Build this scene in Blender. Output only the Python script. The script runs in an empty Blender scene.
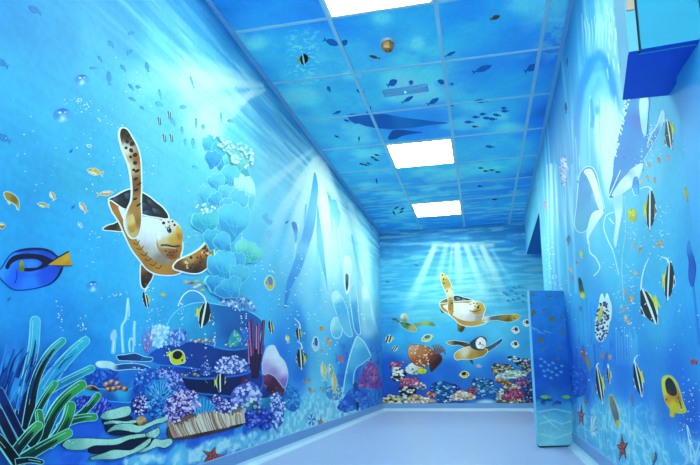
import bpy, bmesh, math, random
import numpy as np
from mathutils import Vector, Matrix
from mathutils.geometry import delaunay_2d_cdt

random.seed(7)
S = 1.985                      # metres per calibration unit (one ceiling tile is 0.6 m)
FL, YAW, PIT, ROL = 554.07, 0.2101, 0.1503, 0.0142
CX, CY = 362.30, 288.19
CAMZ = 0.2667 * S
CEIL = CAMZ + S
XL = -0.6859 * S                # left wall
YB = 3.8392 * S                # far wall
XR0 = 0.3237 * S               # right wall at the far end
SL = -0.0145                    # the right wall drifts slightly towards the corridor near the camera
SKIRT = (0.2667 - 0.2153) * S
YN = -2.6                      # wall behind the camera
TILE = 0.3023 * S
ROW0 = 1.3982 * S
COL = bpy.context.scene.collection

# ---------------------------------------------------------------- camera
c, s = math.cos(YAW), math.sin(YAW)
cp, sp = math.cos(PIT), math.sin(PIT)
cr, sr = math.cos(ROL), math.sin(ROL)
R0 = Vector((c, s, 0)); F = Vector((-s * cp, c * cp, sp)); U0 = Vector((s * sp, -c * sp, cp))
RV = R0 * cr - U0 * sr
UV = R0 * sr + U0 * cr
CAM = Vector((0, 0, CAMZ))
cam_data = bpy.data.cameras.new('camera')
cam = bpy.data.objects.new('camera', cam_data)
COL.objects.link(cam)
m = Matrix((RV, UV, -F)).transposed().to_4x4(); m.translation = CAM
cam.matrix_world = m
cam_data.sensor_width = 36
cam_data.lens = FL * 36 / 700
cam_data.shift_x = -(CX - 350) / 700
cam_data.shift_y = (CY - 232.5) / 700
cam_data.clip_start = 0.02
bpy.context.scene.camera = cam

# ---------------------------------------------------------------- colours and materials
def lin(h):
    if not isinstance(h, str): return np.array(h, float)
    h = h.lstrip('#')
    v = np.array([int(h[i:i + 2], 16) / 255 for i in (0, 2, 4)])
    return v
def s2l(v):
    v = np.clip(v, 0, 1)
    return np.where(v <= 0.04045, v / 12.92, ((v + 0.055) / 1.055) ** 2.4)
PIG = 0.82
def mat(name, hexc, rough=0.5, spec=0.4, metal=0.0, noise=0.0, nscale=8, bump=0.0, k=PIG):
    M = bpy.data.materials.new(name); M.use_nodes = True
    nt = M.node_tree; b = nt.nodes['Principled BSDF']
    col = s2l(lin(hexc)) * k
    b.inputs['Roughness'].default_value = rough
    b.inputs['Specular IOR Level'].default_value = spec
    b.inputs['Metallic'].default_value = metal
    tc = nt.nodes.new('ShaderNodeTexCoord')
    n = nt.nodes.new('ShaderNodeTexNoise'); n.inputs['Scale'].default_value = nscale; n.inputs['Detail'].default_value = 5
    nt.links.new(tc.outputs['Object'], n.inputs['Vector'])
    r = nt.nodes.new('ShaderNodeValToRGB')
    r.color_ramp.elements[0].position = 0.3; r.color_ramp.elements[1].position = 0.7
    r.color_ramp.elements[0].color = (*(np.clip(col * (1 - noise), 0, 1)), 1)
    r.color_ramp.elements[1].color = (*(np.clip(col * (1 + noise), 0, 1)), 1)
    nt.links.new(n.outputs['Fac'], r.inputs['Fac']); nt.links.new(r.outputs['Color'], b.inputs['Base Color'])
    if bump:
        bp = nt.nodes.new('ShaderNodeBump'); bp.inputs['Strength'].default_value = bump; bp.inputs['Distance'].default_value = 0.002
        nt.links.new(n.outputs['Fac'], bp.inputs['Height']); nt.links.new(bp.outputs['Normal'], b.inputs['Normal'])
    return M
def emit(name, hexc, strength):
    M = bpy.data.materials.new(name); M.use_nodes = True
    b = M.node_tree.nodes['Principled BSDF']
    b.inputs['Base Color'].default_value = (0.9, 0.9, 0.9, 1)
    b.inputs['Emission Color'].default_value = (*(s2l(lin(hexc)) if isinstance(hexc, str) else hexc), 1)
    b.inputs['Emission Strength'].default_value = strength
    return M
def paint_mat(name, rough=0.6, spec=0.18, scale=1.0):
    """vinyl mural film: pigment stored on the surface, plus a fine brush mottling"""
    M = bpy.data.materials.new(name); M.use_nodes = True
    nt = M.node_tree; b = nt.nodes['Principled BSDF']
    a = nt.nodes.new('ShaderNodeAttribute'); a.attribute_name = 'Col'
    tc = nt.nodes.new('ShaderNodeTexCoord')
    n = nt.nodes.new('ShaderNodeTexNoise'); n.inputs['Scale'].default_value = 45; n.inputs['Detail'].default_value = 4
    nt.links.new(tc.outputs['Object'], n.inputs['Vector'])
    mr = nt.nodes.new('ShaderNodeMapRange'); mr.inputs['To Min'].default_value = 0.84; mr.inputs['To Max'].default_value = 1.16
    nt.links.new(n.outputs['Fac'], mr.inputs['Value'])
    mx = nt.nodes.new('ShaderNodeVectorMath'); mx.operation = 'SCALE'
    nt.links.new(a.outputs['Color'], mx.inputs[0]); nt.links.new(mr.outputs['Result'], mx.inputs['Scale'])
    nt.links.new(mx.outputs['Vector'], b.inputs['Base Color'])
    b.inputs['Roughness'].default_value = rough
    b.inputs['Specular IOR Level'].default_value = spec
    return M
PAINT = paint_mat('mural_film')
CPAINT = paint_mat('ceiling_print', 0.6, 0.25)

# ---------------------------------------------------------------- object helpers
def link(name, me, mats=(), parent=None, kind=None, label=None, cat=None, group=None):
    o = bpy.data.objects.new(name, me); COL.objects.link(o)
    if me:
        for q in mats: me.materials.append(q)
    if parent: o.parent = parent
    if kind: o['kind'] = kind
    if label: o['label'] = label
    if cat: o['category'] = cat
    if group: o['group'] = group
    return o
def box_bm(bm, x0, x1, y0, y1, z0, z1, bevel=0.0):
    r = bmesh.ops.create_cube(bm, size=1)
    vs = r['verts']
    for v in vs:
        v.co = Vector(((x0 + x1) / 2 + v.co.x * (x1 - x0), (y0 + y1) / 2 + v.co.y * (y1 - y0), (z0 + z1) / 2 + v.co.z * (z1 - z0)))
    if bevel:
        es = list({e for v in vs for e in v.link_edges})
        bmesh.ops.bevel(bm, geom=es, offset=bevel, segments=2, affect='EDGES', profile=0.5)
def mesh_from(bm, name):
    me = bpy.data.meshes.new(name); bm.to_mesh(me); bm.free(); return me
def box(name, b, mt, bevel=0.0, **kw):
    bm = bmesh.new(); box_bm(bm, *b, bevel=bevel)
    return link(name, mesh_from(bm, name), [mt], **kw)
def prism(name, pts, z0, z1, mt, **kw):
    bm = bmesh.new()
    lo = [bm.verts.new((p[0], p[1], z0)) for p in pts]; hi = [bm.verts.new((p[0], p[1], z1)) for p in pts]
    bm.faces.new(lo[::-1]); bm.faces.new(hi); n = len(pts)
    for i in range(n): bm.faces.new((lo[i], lo[(i + 1) % n], hi[(i + 1) % n], hi[i]))
    bmesh.ops.recalc_face_normals(bm, faces=bm.faces[:])
    return link(name, mesh_from(bm, name), [mt], **kw)

# ---------------------------------------------------------------- the painted surfaces
class Wall:
    def __init__(w, o, u, v, n):
        w.o, w.u, w.v, w.n = Vector(o), Vector(u).normalized(), Vector(v).normalized(), Vector(n).normalized()
        w.a = np.array
    def at(w, x, y):                       # a point traced from the photograph -> metres along / up this wall
        d = F + RV * ((x - CX) / FL) - UV * ((y - CY) / FL)
        t = (w.o - CAM).dot(w.n) / d.dot(w.n)
        p = CAM + d * t - w.o
        return p.dot(w.u), p.dot(w.v)
    def P(w, u, v, off=0.0):
        return w.o + w.u * u + w.v * v + w.n * off
    def trace(w, U, V):
        o = np.array(w.o - CAM); X = o + np.multiply.outer(U, np.array(w.u)) + np.multiply.outer(V, np.array(w.v))
        d = X @ np.array(F); d2 = np.where(d < 0.15, np.nan, d)
        return CX + FL * (X @ np.array(RV)) / d2, CY - FL * (X @ np.array(UV)) / d2
WL = Wall((XL, 0, 0), (0, 1, 0), (0, 0, 1), (1, 0, 0))
WB = Wall((0, YB, 0), (1, 0, 0), (0, 0, 1), (0, -1, 0))
ru = Vector((-SL, 1, 0)).normalized()
XRN = XR0 + SL * YB
WR = Wall((XRN, 0, 0), ru, (0, 0, 1), (-ru.y, ru.x, 0))
WC = Wall((0, 0, CEIL), (1, 0, 0), (0, 1, 0), (0, 0, -1))

def vnoise(x, y, seed=0):
    xi = np.floor(x).astype(np.int64); yi = np.floor(y).astype(np.int64)
    fx = x - xi; fy = y - yi; fx = fx * fx * (3 - 2 * fx); fy = fy * fy * (3 - 2 * fy)
    def h(a, b):
        n = (a * 374761393 + b * 668265263 + seed * 974634777) & 0x7fffffff
        n = ((n ^ (n >> 13)) * 1274126177) & 0x7fffffff
        return ((n ^ (n >> 16)) & 0xffff) / 65535.0
    return (h(xi, yi) * (1 - fx) + h(xi + 1, yi) * fx) * (1 - fy) + (h(xi, yi + 1) * (1 - fx) + h(xi + 1, yi + 1) * fx) * fy
def fbm(x, y, seed=0, o=3):
    r = 0; a = 1; t = 0
    for i in range(o): r = r + a * vnoise(x * 2 ** i, y * 2 ** i, seed + i); t += a; a *= 0.5
    return r / t
def sst(e0, e1, x):
    t = np.clip((x - e0) / (e1 - e0), 0, 1); return t * t * (3 - 2 * t)

class Canvas:
    """a painted sheet: a fine grid lying on a wall, one pigment colour per vertex"""
    def __init__(k, wall, us, vs, ctrl):
        k.w = wall; k.us = np.array(us); k.vs = np.array(vs)
        k.U, k.V = np.meshgrid(k.us, k.vs)
        k.X, k.Y = wall.trace(k.U, k.V)
        cu = np.array([wall.at(x, y) for x, y, _ in ctrl]); cc = np.array([lin(h) for _, _, h in ctrl])
        acc = np.zeros(k.U.shape + (3,)); ws = np.zeros(k.U.shape)
        for (a, b), col in zip(cu, cc):
            near = np.sort(np.hypot(cu[:, 0] - a, cu[:, 1] - b))[1:4].mean()
            d2 = ((k.U - a) ** 2 + (k.V - b) ** 2) / (near * near)
            wt = 1 / (0.05 + d2) ** 2.2
            acc += wt[..., None] * col; ws += wt
        k.C = acc / ws[..., None]
    def mix(k, alpha, h):
        alpha = np.nan_to_num(np.clip(alpha, 0, 1))[..., None]
        k.C = k.C * (1 - alpha) + lin(h) * alpha
    def dist(k, pts):
        best = np.full(k.X.shape, 1e9); T = np.zeros(k.X.shape); n = len(pts) - 1
        for i in range(n):
            (ax, ay), (bx, by) = pts[i], pts[i + 1]; dx, dy = bx - ax, by - ay
            t = np.clip(((k.X - ax) * dx + (k.Y - ay) * dy) / (dx * dx + dy * dy + 1e-9), 0, 1)
            d = np.hypot(k.X - ax - t * dx, k.Y - ay - t * dy); d = np.where(np.isnan(d), 1e9, d)
            mk = d < best; best = np.where(mk, d, best); T = np.where(mk, (i + t) / n, T)
        return best, T
    def stroke(k, pts, w0, w1, h, a=1.0, a1=None):
        d, t = k.dist(pts); w = w0 + (w1 - w0) * t
        al = a + ((a if a1 is None else a1) - a) * t
        k.mix(al * (1 - sst(0.25, 1.0, d / w)), h)
    def blob(k, x, y, rx, ry, h, a=1.0):
        d = np.hypot((k.X - x) / rx, (k.Y - y) / ry); d = np.where(np.isnan(d), 9, d)
        k.mix(a * (1 - sst(0.2, 1.0, d)), h)
    def band(k, x0, x1, y0, y1, e=15):
        X = np.nan_to_num(k.X, nan=-999); Y = np.nan_to_num(k.Y, nan=-999)
        return sst(x0 - e, x0 + e, X) * (1 - sst(x1 - e, x1 + e, X)) * sst(y0 - e, y0 + e, Y) * (1 - sst(y1 - e, y1 + e, Y))
    def build(k, name, mt, flip=False, off=0.0, hole=None, gain=(1, 1, 1), **kw):
        nv, nu = k.U.shape
        w = k.w
        co = (np.array(w.o) + np.multiply.outer(k.U, np.array(w.u)) + np.multiply.outer(k.V, np.array(w.v)) + off * np.array(w.n)).reshape(-1, 3)
        I = np.arange(nv * nu).reshape(nv, nu)
        q = np.stack([I[:-1, :-1], I[:-1, 1:], I[1:, 1:], I[1:, :-1]], -1).reshape(-1, 4)
        if hole is not None:
            uc = (k.U[:-1, :-1] + k.U[1:, 1:]) / 2; vc = (k.V[:-1, :-1] + k.V[1:, 1:]) / 2
            q = q[~hole(uc, vc).reshape(-1)]
        if np.dot(np.cross(np.array(w.u), np.array(w.v)), np.array(w.n)) < 0: q = q[:, ::-1]
        me = bpy.data.meshes.new(name)
        me.vertices.add(len(co)); me.vertices.foreach_set('co', co.astype(np.float32).ravel())
        me.loops.add(q.size); me.loops.foreach_set('vertex_index', q.astype(np.int32).ravel())
        me.polygons.add(len(q)); me.polygons.foreach_set('loop_start', np.arange(0, q.size, 4, dtype=np.int32))
        me.update(calc_edges=True)
        at = me.color_attributes.new('Col', 'FLOAT_COLOR', 'POINT')
        cc = np.ones((len(co), 4), np.float32); cc[:, :3] = np.clip(s2l(k.C) * PIG * np.array(gain), 0, .93).reshape(-1, 3)
        at.data.foreach_set('color', cc.ravel())
        me.materials.append(mt)
        return link(name, me, (), **kw)

# ---------------------------------------------------------------- painted figures (thin vinyl cut-outs on the wall film)
def crom(pts, n=5, closed=True):
    P = [np.array(p, float) for p in pts]; N = len(P); out = []
    for i in range(N if closed else N - 1):
        if closed: p0, p1, p2, p3 = P[i - 1], P[i], P[(i + 1) % N], P[(i + 2) % N]
        else: p0, p1, p2, p3 = P[max(i - 1, 0)], P[i], P[i + 1], P[min(i + 2, N - 1)]
        for j in range(n):
            t = j / n
            out.append(0.5 * (2 * p1 + (p2 - p0) * t + (2 * p0 - 5 * p1 + 4 * p2 - p3) * t * t + (3 * p1 - p0 - 3 * p2 + p3) * t ** 3))
    if not closed: out.append(P[-1])
    return out
def area(p):
    return 0.5 * sum(p[i - 1][0] * p[i][1] - p[i][0] * p[i - 1][1] for i in range(len(p)))
def grow(pts, r):
    P = [np.array(p, float) for p in pts]; sg = 1 if area(P) > 0 else -1; out = []
    for i in range(len(P)):
        t = P[(i + 1) % len(P)] - P[i - 1]; L = np.hypot(*t) + 1e-9
        out.append(P[i] + np.array((t[1], -t[0])) / L * r * sg)
    return out
def inside(p, x, y):
    r = False; j = len(p) - 1
    for i in range(len(p)):
        if (p[i][1] > y) != (p[j][1] > y) and x < (p[j][0] - p[i][0]) * (y - p[i][1]) / (p[j][1] - p[i][1]) + p[i][0]: r = not r
        j = i
    return r
def ell(cx, cy, rx, ry, a=0, n=10):
    a = math.radians(a)
    return [(cx + rx * math.cos(t) * math.cos(a) - ry * math.sin(t) * math.sin(a), cy + rx * math.cos(t) * math.sin(a) + ry * math.sin(t) * math.cos(a)) for t in [2 * math.pi * i / n for i in range(n)]]
def ribbon(pts, w0, w1, n=4, tip=True):
    P = crom(pts, n, closed=False); L = []; R = []; N = len(P)
    for i, p in enumerate(P):
        t = P[min(i + 1, N - 1)] - P[max(i - 1, 0)]; t = t / (np.hypot(*t) + 1e-9); nn = np.array((t[1], -t[0]))
        w = (w0 + (w1 - w0) * i / (N - 1)) / 2
        L.append(p + nn * w); R.append(p - nn * w)
    out = []
    if tip:
        d = P[0] - P[1]; d = d / (np.hypot(*d) + 1e-9); nn = np.array((d[1], -d[0]))
        for a in (60, 30, 0, -30, -60):
            a = math.radians(a); out.append(P[0] + d * w0 * .5 * math.cos(a) + nn * w0 * .5 * math.sin(a))
    return [tuple(q) for q in out + L + R[::-1]]

class Fig:
    def __init__(f, name, label, cat, wall, group=None, lay=0, kind=None, parent=None):
        f.name, f.label, f.cat, f.wall, f.group, f.kind = name, label, cat, wall, group, kind
        f.off = 0.0006 + lay * 0.00014; f.parts = {}; f.order = []; f.parent = parent
    def _part(f, p):
        if p not in f.parts: f.parts[p] = ([], [], []); f.order.append(p)
        return f.parts[p]
    def patch(f, pts, col, part=None, smooth=4, fine=None, step=0.00007):
        """pts traced in the photo; col: hex or [(x, y, hex), ...] blended between"""
        P = crom(pts, smooth) if smooth else [np.array(p, float) for p in pts]
        V, T, C = f._part(part)
        f.off += step
        if isinstance(col, str) and fine is None:
            tri_in = []
        else:
            xs = [p[0] for p in P]; ys = [p[1] for p in P]
            g = fine or max(1.5, min(max(xs) - min(xs), max(ys) - min(ys)) / 7)
            tri_in = []
            x = min(xs) + g / 2
            while x < max(xs):
                y = min(ys) + g / 2
                while y < max(ys):
                    if inside(P, x, y): tri_in.append(np.array((x, y)))
                    y += g
                x += g
        allp = P + tri_in
        vs, _, fs, _, _, _ = delaunay_2d_cdt([Vector((float(p[0]), float(p[1]))) for p in allp], [], [list(range(len(P)))], 1, 1e-5)
        b = len(V)
        A = np.array([(v.x, v.y) for v in vs])
        if isinstance(col, str): cc = np.tile(lin(col), (len(A), 1))
        else:
            K = np.array([(q[0], q[1]) for q in col], float); H = np.array([lin(q[2]) for q in col])
            d = ((A[:, None, :] - K[None]) ** 2).sum(-1); wt = 1 / (0.3 + d) ** 1.5
            cc = (wt @ H) / wt.sum(1)[:, None]
        for (x, y) in A:
            u, v = f.wall.at(x, y); V.append(f.wall.P(u, v, f.off))
        C.extend(cc.tolist()); T.extend([[b + i for i in t] for t in fs])
        if step > .00005:                      # the edge of the film, down to the wall
            e = len(V); n = len(P); sg = 1 if (area(P) > 0) else -1
            for p in P:
                u, v = f.wall.at(p[0], p[1])
                V.append(f.wall.P(u, v, f.off)); V.append(f.wall.P(u, v, 0.0001))
                k = ((A - np.array(p)) ** 2).sum(1).argmin(); C.extend([cc[k].tolist()] * 2)
            for i in range(n):
                a, q = e + 2 * i, e + 2 * ((i + 1) % n)
                T.append([a, a + 1, q + 1] if sg > 0 else [a, q + 1, a + 1]); T.append([a, q + 1, q] if sg > 0 else [a, q, q + 1])
    def rim(f, pts, col, r=1.2, part=None, smooth=4):
        P = crom(pts, smooth) if smooth else pts
        f.patch(grow(P, r), col, part, smooth=0)
    def line(f, pts, w, col, part=None, w1=None):
        f.patch(ribbon(pts, w, w if w1 is None else w1, tip=w > 2), col, part, smooth=0)
    def dots(f, outline, n, sizes, cols, part=None, seed=1, asp=1.0, ang=None, sm=5):
        r = random.Random(seed); O = crom(outline, 3)
        xs = [p[0] for p in O]; ys = [p[1] for p in O]; k = 0; tries = 0
        while k < n and tries < n * 20:
            tries += 1
            x = r.uniform(min(xs), max(xs)); y = r.uniform(min(ys), max(ys))
            if not inside(O, x, y): continue
            s = r.uniform(*sizes); a = r.uniform(0, 180) if ang is None else ang + r.uniform(-15, 15)
            f.patch(ell(x, y, s * asp, s, a, sm + 1), r.choice(cols), part, smooth=0, step=0.000012); k += 1
    def build(f):
        multi = [p for p in f.order if p is not None]
        root = None; objs = []
        if multi and None not in f.parts:
            V = f.parts[f.order[0]][0]; cen = sum(V, Vector()) / len(V)
            cen = cen - f.wall.n * (cen - f.wall.o).dot(f.wall.n)
            root = link(f.name, None, label=f.label, cat=f.cat, group=f.group, kind=f.kind, parent=f.parent)
            root.location = cen
        for p in ([None] if None in f.parts else []) + multi:
            V, T, C = f.parts[p]
            me = bpy.data.meshes.new(f.name)
            if p is None:
                cen = sum(V, Vector()) / len(V); org = cen
            else: org = root.location if root and root.type == 'EMPTY' else root.location
            me.from_pydata([v - org for v in V], [], T)
            me.update()
            nn = f.wall.n
            if len(me.polygons) and sum(q.normal.dot(nn) * q.area for q in me.polygons) < 0: me.flip_normals()
            at = me.color_attributes.new('Col', 'FLOAT_COLOR', 'POINT')
            cc = np.ones((len(V), 4), np.float32); cc[:, :3] = s2l(np.array(C)) * PIG
            at.data.foreach_set('color', cc.ravel()); me.materials.append(PAINT)
            if p is None:
                root = link(f.name, me, label=f.label, cat=f.cat, group=f.group, kind=f.kind, parent=f.parent); root.location = org
            else:
                o = link(p.split('#')[0], me); o.parent = root
        return root
LAMP = 30.0
EXPO = 0.26
FILLW = 8.0
CGAIN = (2.8, 2.2, 1.75)
# ================================================================ the room shell
OPY = 5.55; OPZ = 2.07; XREC = 1.55
FLOORM = mat('floor_vinyl', '#a6b6ea', 0.33, 0.5, noise=0.04, nscale=14, bump=0.02)
SKIRTM = mat('skirting_vinyl', '#6f9fdc', 0.4, 0.4, noise=0.03, nscale=6)
COVEM = mat('cove_highlight', '#b4d4f4', 0.35, 0.5, noise=0.03, nscale=6)  # lighter skirting tone that paints a highlight along the cove
BARM = mat('grid_bar_paint', '#b0e4fa', 0.45, 0.4, noise=0.03)
EDGEM = mat('edge_trim_paint', '#90c8f4', 0.45, 0.4, noise=0.03)
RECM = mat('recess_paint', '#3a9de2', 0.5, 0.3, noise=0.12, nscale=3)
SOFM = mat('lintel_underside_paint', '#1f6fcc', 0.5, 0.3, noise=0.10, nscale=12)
REARM = mat('rear_wall_paint', '#7cc8ee', 0.5, 0.3, noise=0.1, nscale=2)

box('floor', (XL - .05, XREC + .1, YN, YB + .05, -0.05, 0), FLOORM, kind='structure')

# --- left wall
ctrlL = [(5,5,'#35a0dc'),(60,30,'#3ba8dc'),(120,10,'#45aee2'),(170,5,'#64bce8'),(205,20,'#5cb8ea'),(100,60,'#52bee4'),(20,80,'#3cb0dc'),(60,120,'#45b8e2'),(20,160,'#36acdf'),(90,180,'#46bde6'),(20,210,'#2fa6e2'),(60,230,'#33b0ea'),(100,270,'#38b5ec'),(20,300,'#2a9de6'),(60,320,'#2a98e6'),(100,320,'#30a8ea'),(30,340,'#2688dc'),(90,350,'#2390e0'),
 (150,110,'#70cfe8'),(165,60,'#74d0ec'),(190,90,'#a8e2f2'),(205,112,'#b0e6f4'),(232,102,'#8cd8f2'),(160,170,'#66cdec'),(190,200,'#5cc6ea'),(255,200,'#62ccf0'),(240,150,'#66cff0'),(250,250,'#55c4f0'),(225,290,'#48b8e8'),(150,280,'#48c0ee'),(130,330,'#3ab2ee'),(170,310,'#3cb0e8'),(262,300,'#4cbcf0'),(280,250,'#5cc6f2'),(280,170,'#6ecdf0'),(303,195,'#98dcf4'),(320,190,'#b8e8f8'),(332,250,'#a0e0f6'),(310,300,'#6ccaf4'),(350,250,'#90daf6'),(362,225,'#84d4f6'),(345,192,'#88d4f4'),(250,90,'#80d0f2'),(230,50,'#56b4ea'),(265,100,'#64c0f0'),(300,145,'#7cd0f2'),(370,300,'#78d0f4'),(340,320,'#48b4ee'),
 (300,330,'#2f98e8'),(372,340,'#4098e8'),(280,370,'#2a80e0'),(300,380,'#2878dc'),(345,370,'#2c84e2'),(330,402,'#6accf0'),(308,412,'#84daf2'),(285,432,'#78ccea'),(262,446,'#60baea'),(235,430,'#2468da'),(200,428,'#2868dc'),(150,452,'#3a98e8'),(180,455,'#58b8ee'),(110,455,'#2a80e4'),(80,452,'#2a78e0'),(60,400,'#2474d8'),(20,380,'#1a60b8'),(10,430,'#164890'),(130,400,'#1e70d0'),(200,350,'#1c58b8'),(220,380,'#16399a'),(372,395,'#3488e4'),(355,400,'#2a74dc'),(205,462,'#58b4ec'),(265,415,'#2458d0')]  # points along the ceiling edge lightened to offset the weak light there
us = np.concatenate([np.arange(YN, 1.1, 0.05), np.arange(1.1, 3.4, 0.006), np.arange(3.4, YB, 0.009), [YB]])
vs = np.concatenate([np.arange(0.0, CEIL, 0.007), [CEIL]])
K = Canvas(WL, us, vs, ctrlL)
U, V = K.U, K.V
# mottling, surface ripples near the ceiling
K.C = np.clip(K.C * (1 + (fbm(U * 3, V * 5, 3) - .5) * .14)[..., None], 0, 1)
rip = fbm(U * 1.6 + V * 2, V * 32 - U * 1.6, 11, 3)
mk = sst(1.72, 2.35, V + .06 * (vnoise(U * 3, V, 5) - .5) + .05 * (U < 4.6))
K.mix(mk * sst(.52, .66, rip) * .5, '#3094e0')
K.mix(mk * (1 - sst(.30, .46, rip)) * .75, '#a4e4f8')
K.mix(sst(2.35, 2.5, V) * .25, '#2080d0')
# light shafts painted from the surface
for pts, w0, w1, a, a1 in [([(262,86),(215,80),(165,74),(120,84)], 3, 30, .8, .05), ([(264,90),(225,104),(175,142)], 3, 20, .8, .05), ([(262,84),(200,60),(150,50)], 2, 14, .4, .0), ([(254,90),(222,122),(200,160)], 4, 14, .6, .05),
        ([(314,160),(280,215),(262,262)], 4, 14, .7, .1), ([(316,160),(296,222),(284,275)], 5, 13, .85, .1), ([(318,160),(312,230),(304,295)], 6, 16, .9, .2),
        ([(320,165),(330,240),(334,310)], 6, 17, 1.0, .25), ([(324,165),(346,230),(352,300)], 5, 13, .9, .3), ([(350,205),(364,250),(368,330)], 4, 12, .6, .5), ([(312,150),(262,190),(240,215)], 3, 14, .5, .0)]:
    K.stroke(pts, w0, w1, '#e6f9ff', a, a1)
K.blob(205, 84, 60, 30, '#c8f0fa', .5); K.blob(320, 175, 14, 30, '#e0f6ff', .45)
for i, (x, y) in enumerate([(322,185),(330,196),(338,225),(352,236),(360,262),(318,215),(326,232),(345,300),(366,290),(306,205),(298,225),(334,290)]):
    K.stroke([(x, y), (x + (x - 318) * .25, y + 45)], 1.2, 2.2, '#3fb2ee' if i % 2 else '#f2fcff', .8, .1)
# deep water behind the reef, faint far plants
K.mix(K.band(-40, 75, 345, 372, 12) * sst(.5, .7, fbm(U * 30, V * 9, 21)) * .6, '#1558b0')
K.mix(K.band(-40, 60, 350, 420, 10) * (1 - sst(.35, .5, fbm(U * 34, V * 10, 22))) * .7, '#3fb0ea')
# broken blue rock and pale sand at the foot
low = K.band(60, 380, 385, 470, 12)
nz = fbm(U * 9, V * 16, 31, 4)
K.mix(low * sst(.52, .66, nz) * .6, '#1f50d0'); K.mix(low * (1 - sst(.33, .47, nz)) * .6, '#56c0f2')
nz2 = fbm(U * 14, V * 22, 37, 3)
sandm = np.zeros(U.shape)
for pts_, w_ in (([(248,462),(275,446),(300,430),(325,417),(345,408)], 17), ([(300,418),(320,404),(335,398)], 14), ([(180,462),(215,448),(250,440)], 9), ([(130,462),(160,458)], 7)):
    d_, t_ = K.dist(pts_); sandm = np.maximum(sandm, 1 - sst(.5, 1.15, d_ / w_ + (nz2 - .5) * 1.2))
K.mix(sandm * .75, '#7cd8f2'); K.mix(sandm * sst(.42, .62, fbm(U * 22, V * 30, 38, 3)) * .8, '#d0f4fb')
K.mix(K.band(0, 70, 352, 374, 8) * sst(.45, .65, fbm(U * 40, V * 14, 24)) * .5, '#1c66c4')
K.mix(K.band(335, 384, 345, 400, 8) * sst(.5, .62, fbm(U * 6, V * 20, 41)) * .6, '#1c5cd4')
sk = sst(.45, .75, vnoise(U * 3, V * 60, 9)) * K.band(0, 200, 40, 330, 40)
K.mix(sk * .08, '#1c88d0')
K.build('wall_left', PAINT, kind='structure')

# --- far wall
ctrlB = [(385,240,'#48acec'),(450,237,'#4cb0ec'),(520,232,'#44a8ea'),(400,260,'#3fb0ea'),(460,255,'#54b8ec'),(520,250,'#2f98e4'),(390,290,'#3cb0ea'),(430,300,'#66ccf0'),(470,280,'#80d6f2'),(520,290,'#44b4e8'),(400,340,'#38aeec'),(440,340,'#44b8f0'),(500,330,'#54c0f0'),(520,350,'#3ea8e8'),(390,372,'#1c60d8'),(450,372,'#2070dc'),(500,372,'#2478dc'),(400,400,'#1c54c8'),(460,400,'#2a70d0'),(520,400,'#1a54b8'),(540,270,'#40b0ea'),(470,355,'#34a0e8'),(384,330,'#3098e4')]  # top row painted lighter to make up for dim light under the ceiling
K = Canvas(WB, np.concatenate([np.arange(XL, XREC + .05, 0.008)]), np.concatenate([np.arange(0, CEIL, 0.008), [CEIL]]), ctrlB)
U, V = K.U, K.V
K.C = np.clip(K.C * (1 + (fbm(U * 5, V * 7, 51) - .5) * .16)[..., None], 0, 1)
rip = fbm(U * 3.5, V * 26, 52, 3); mk = sst(1.80, 2.25, V)
K.mix(mk * sst(.5, .62, rip) * .6, '#2c88d8'); K.mix(mk * (1 - sst(.34, .46, rip)) * .7, '#8cdcf6')
rip = fbm(U * 4, V * 34, 53, 2)
K.mix(sst(1.0, 1.6, V) * (1 - mk) * (1 - sst(.36, .5, rip)) * .30, '#b8f0fa'); K.mix(sst(1.0, 1.6, V) * (1 - mk) * sst(.6, .7, rip) * .3, '#2a98e0')
for pts, w0, w1, a in [([(434,248),(420,280),(404,312)], 4, 8, .85), ([(446,246),(440,270),(436,290)], 4, 5, .5), ([(457,246),(459,268),(460,292)], 5, 6, .8), ([(466,246),(476,272),(487,300)], 4, 6, .75), ([(482,247),(494,272),(508,305)], 4, 7, .85), ([(474,246),(484,266),(494,286)], 3, 4, .5), ([(452,246),(450,270),(448,280)], 2, 3, .5), ([(492,250),(504,270),(515,285)], 2, 3, .35)]:
    K.stroke(pts, w0, w1, '#e4fbff', a, .05)
K.mix(K.band(432, 494, 243, 247, 2) * .7, '#d4f4fc')
for x in range(380, 550, 9): K.blob(x, 403 - (x * 7 % 5), 7, 4, '#123a94' if x % 2 else '#2f86e4', .7)
K.blob(486, 402, 16, 4, '#b8ecf6', .95); K.blob(426, 384, 14, 12, '#2068e4', .8)
K.build('wall_far', PAINT, kind='structure')

# --- right wall
ctrlR = [(575,5,'#58b8ec'),(560,20,'#48b0ea'),(590,30,'#60bcec'),(600,10,'#98d8f2'),(618,20,'#8cd0ee'),(550,130,'#3aa0e8'),(565,150,'#48aeea'),(580,110,'#80d0f2'),(600,130,'#b4e8f8'),(612,110,'#bce8f8'),(585,160,'#78ccf0'),(645,150,'#60c4ea'),(555,200,'#70d0f0'),(546,240,'#70d4f2'),(560,250,'#50bef0'),(600,220,'#60c8ec'),(620,200,'#6acbea'),(650,170,'#6cd0ee'),(680,170,'#48b8e2'),(694,200,'#36a8dc'),(620,250,'#56c2ea'),(660,240,'#4cbce6'),(690,280,'#38a8e2'),(650,300,'#48b8ea'),(580,300,'#3cacea'),(556,300,'#3a9fe6'),(570,350,'#2478dc'),(600,340,'#349ee8'),(640,340,'#3aa4e8'),(690,340,'#3098e0'),(620,372,'#2a88e4'),(585,382,'#1c68d8'),(575,370,'#1c68d8'),(680,380,'#2280e0'),(640,400,'#2d90e8'),(690,420,'#1a64cc'),(600,408,'#50bcea'),(620,430,'#74ccee'),(660,440,'#60bce8'),(668,424,'#3a98e6'),(690,450,'#3a8cdc'),(582,404,'#58b4e8'),(640,455,'#7cd0ee')]
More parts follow.
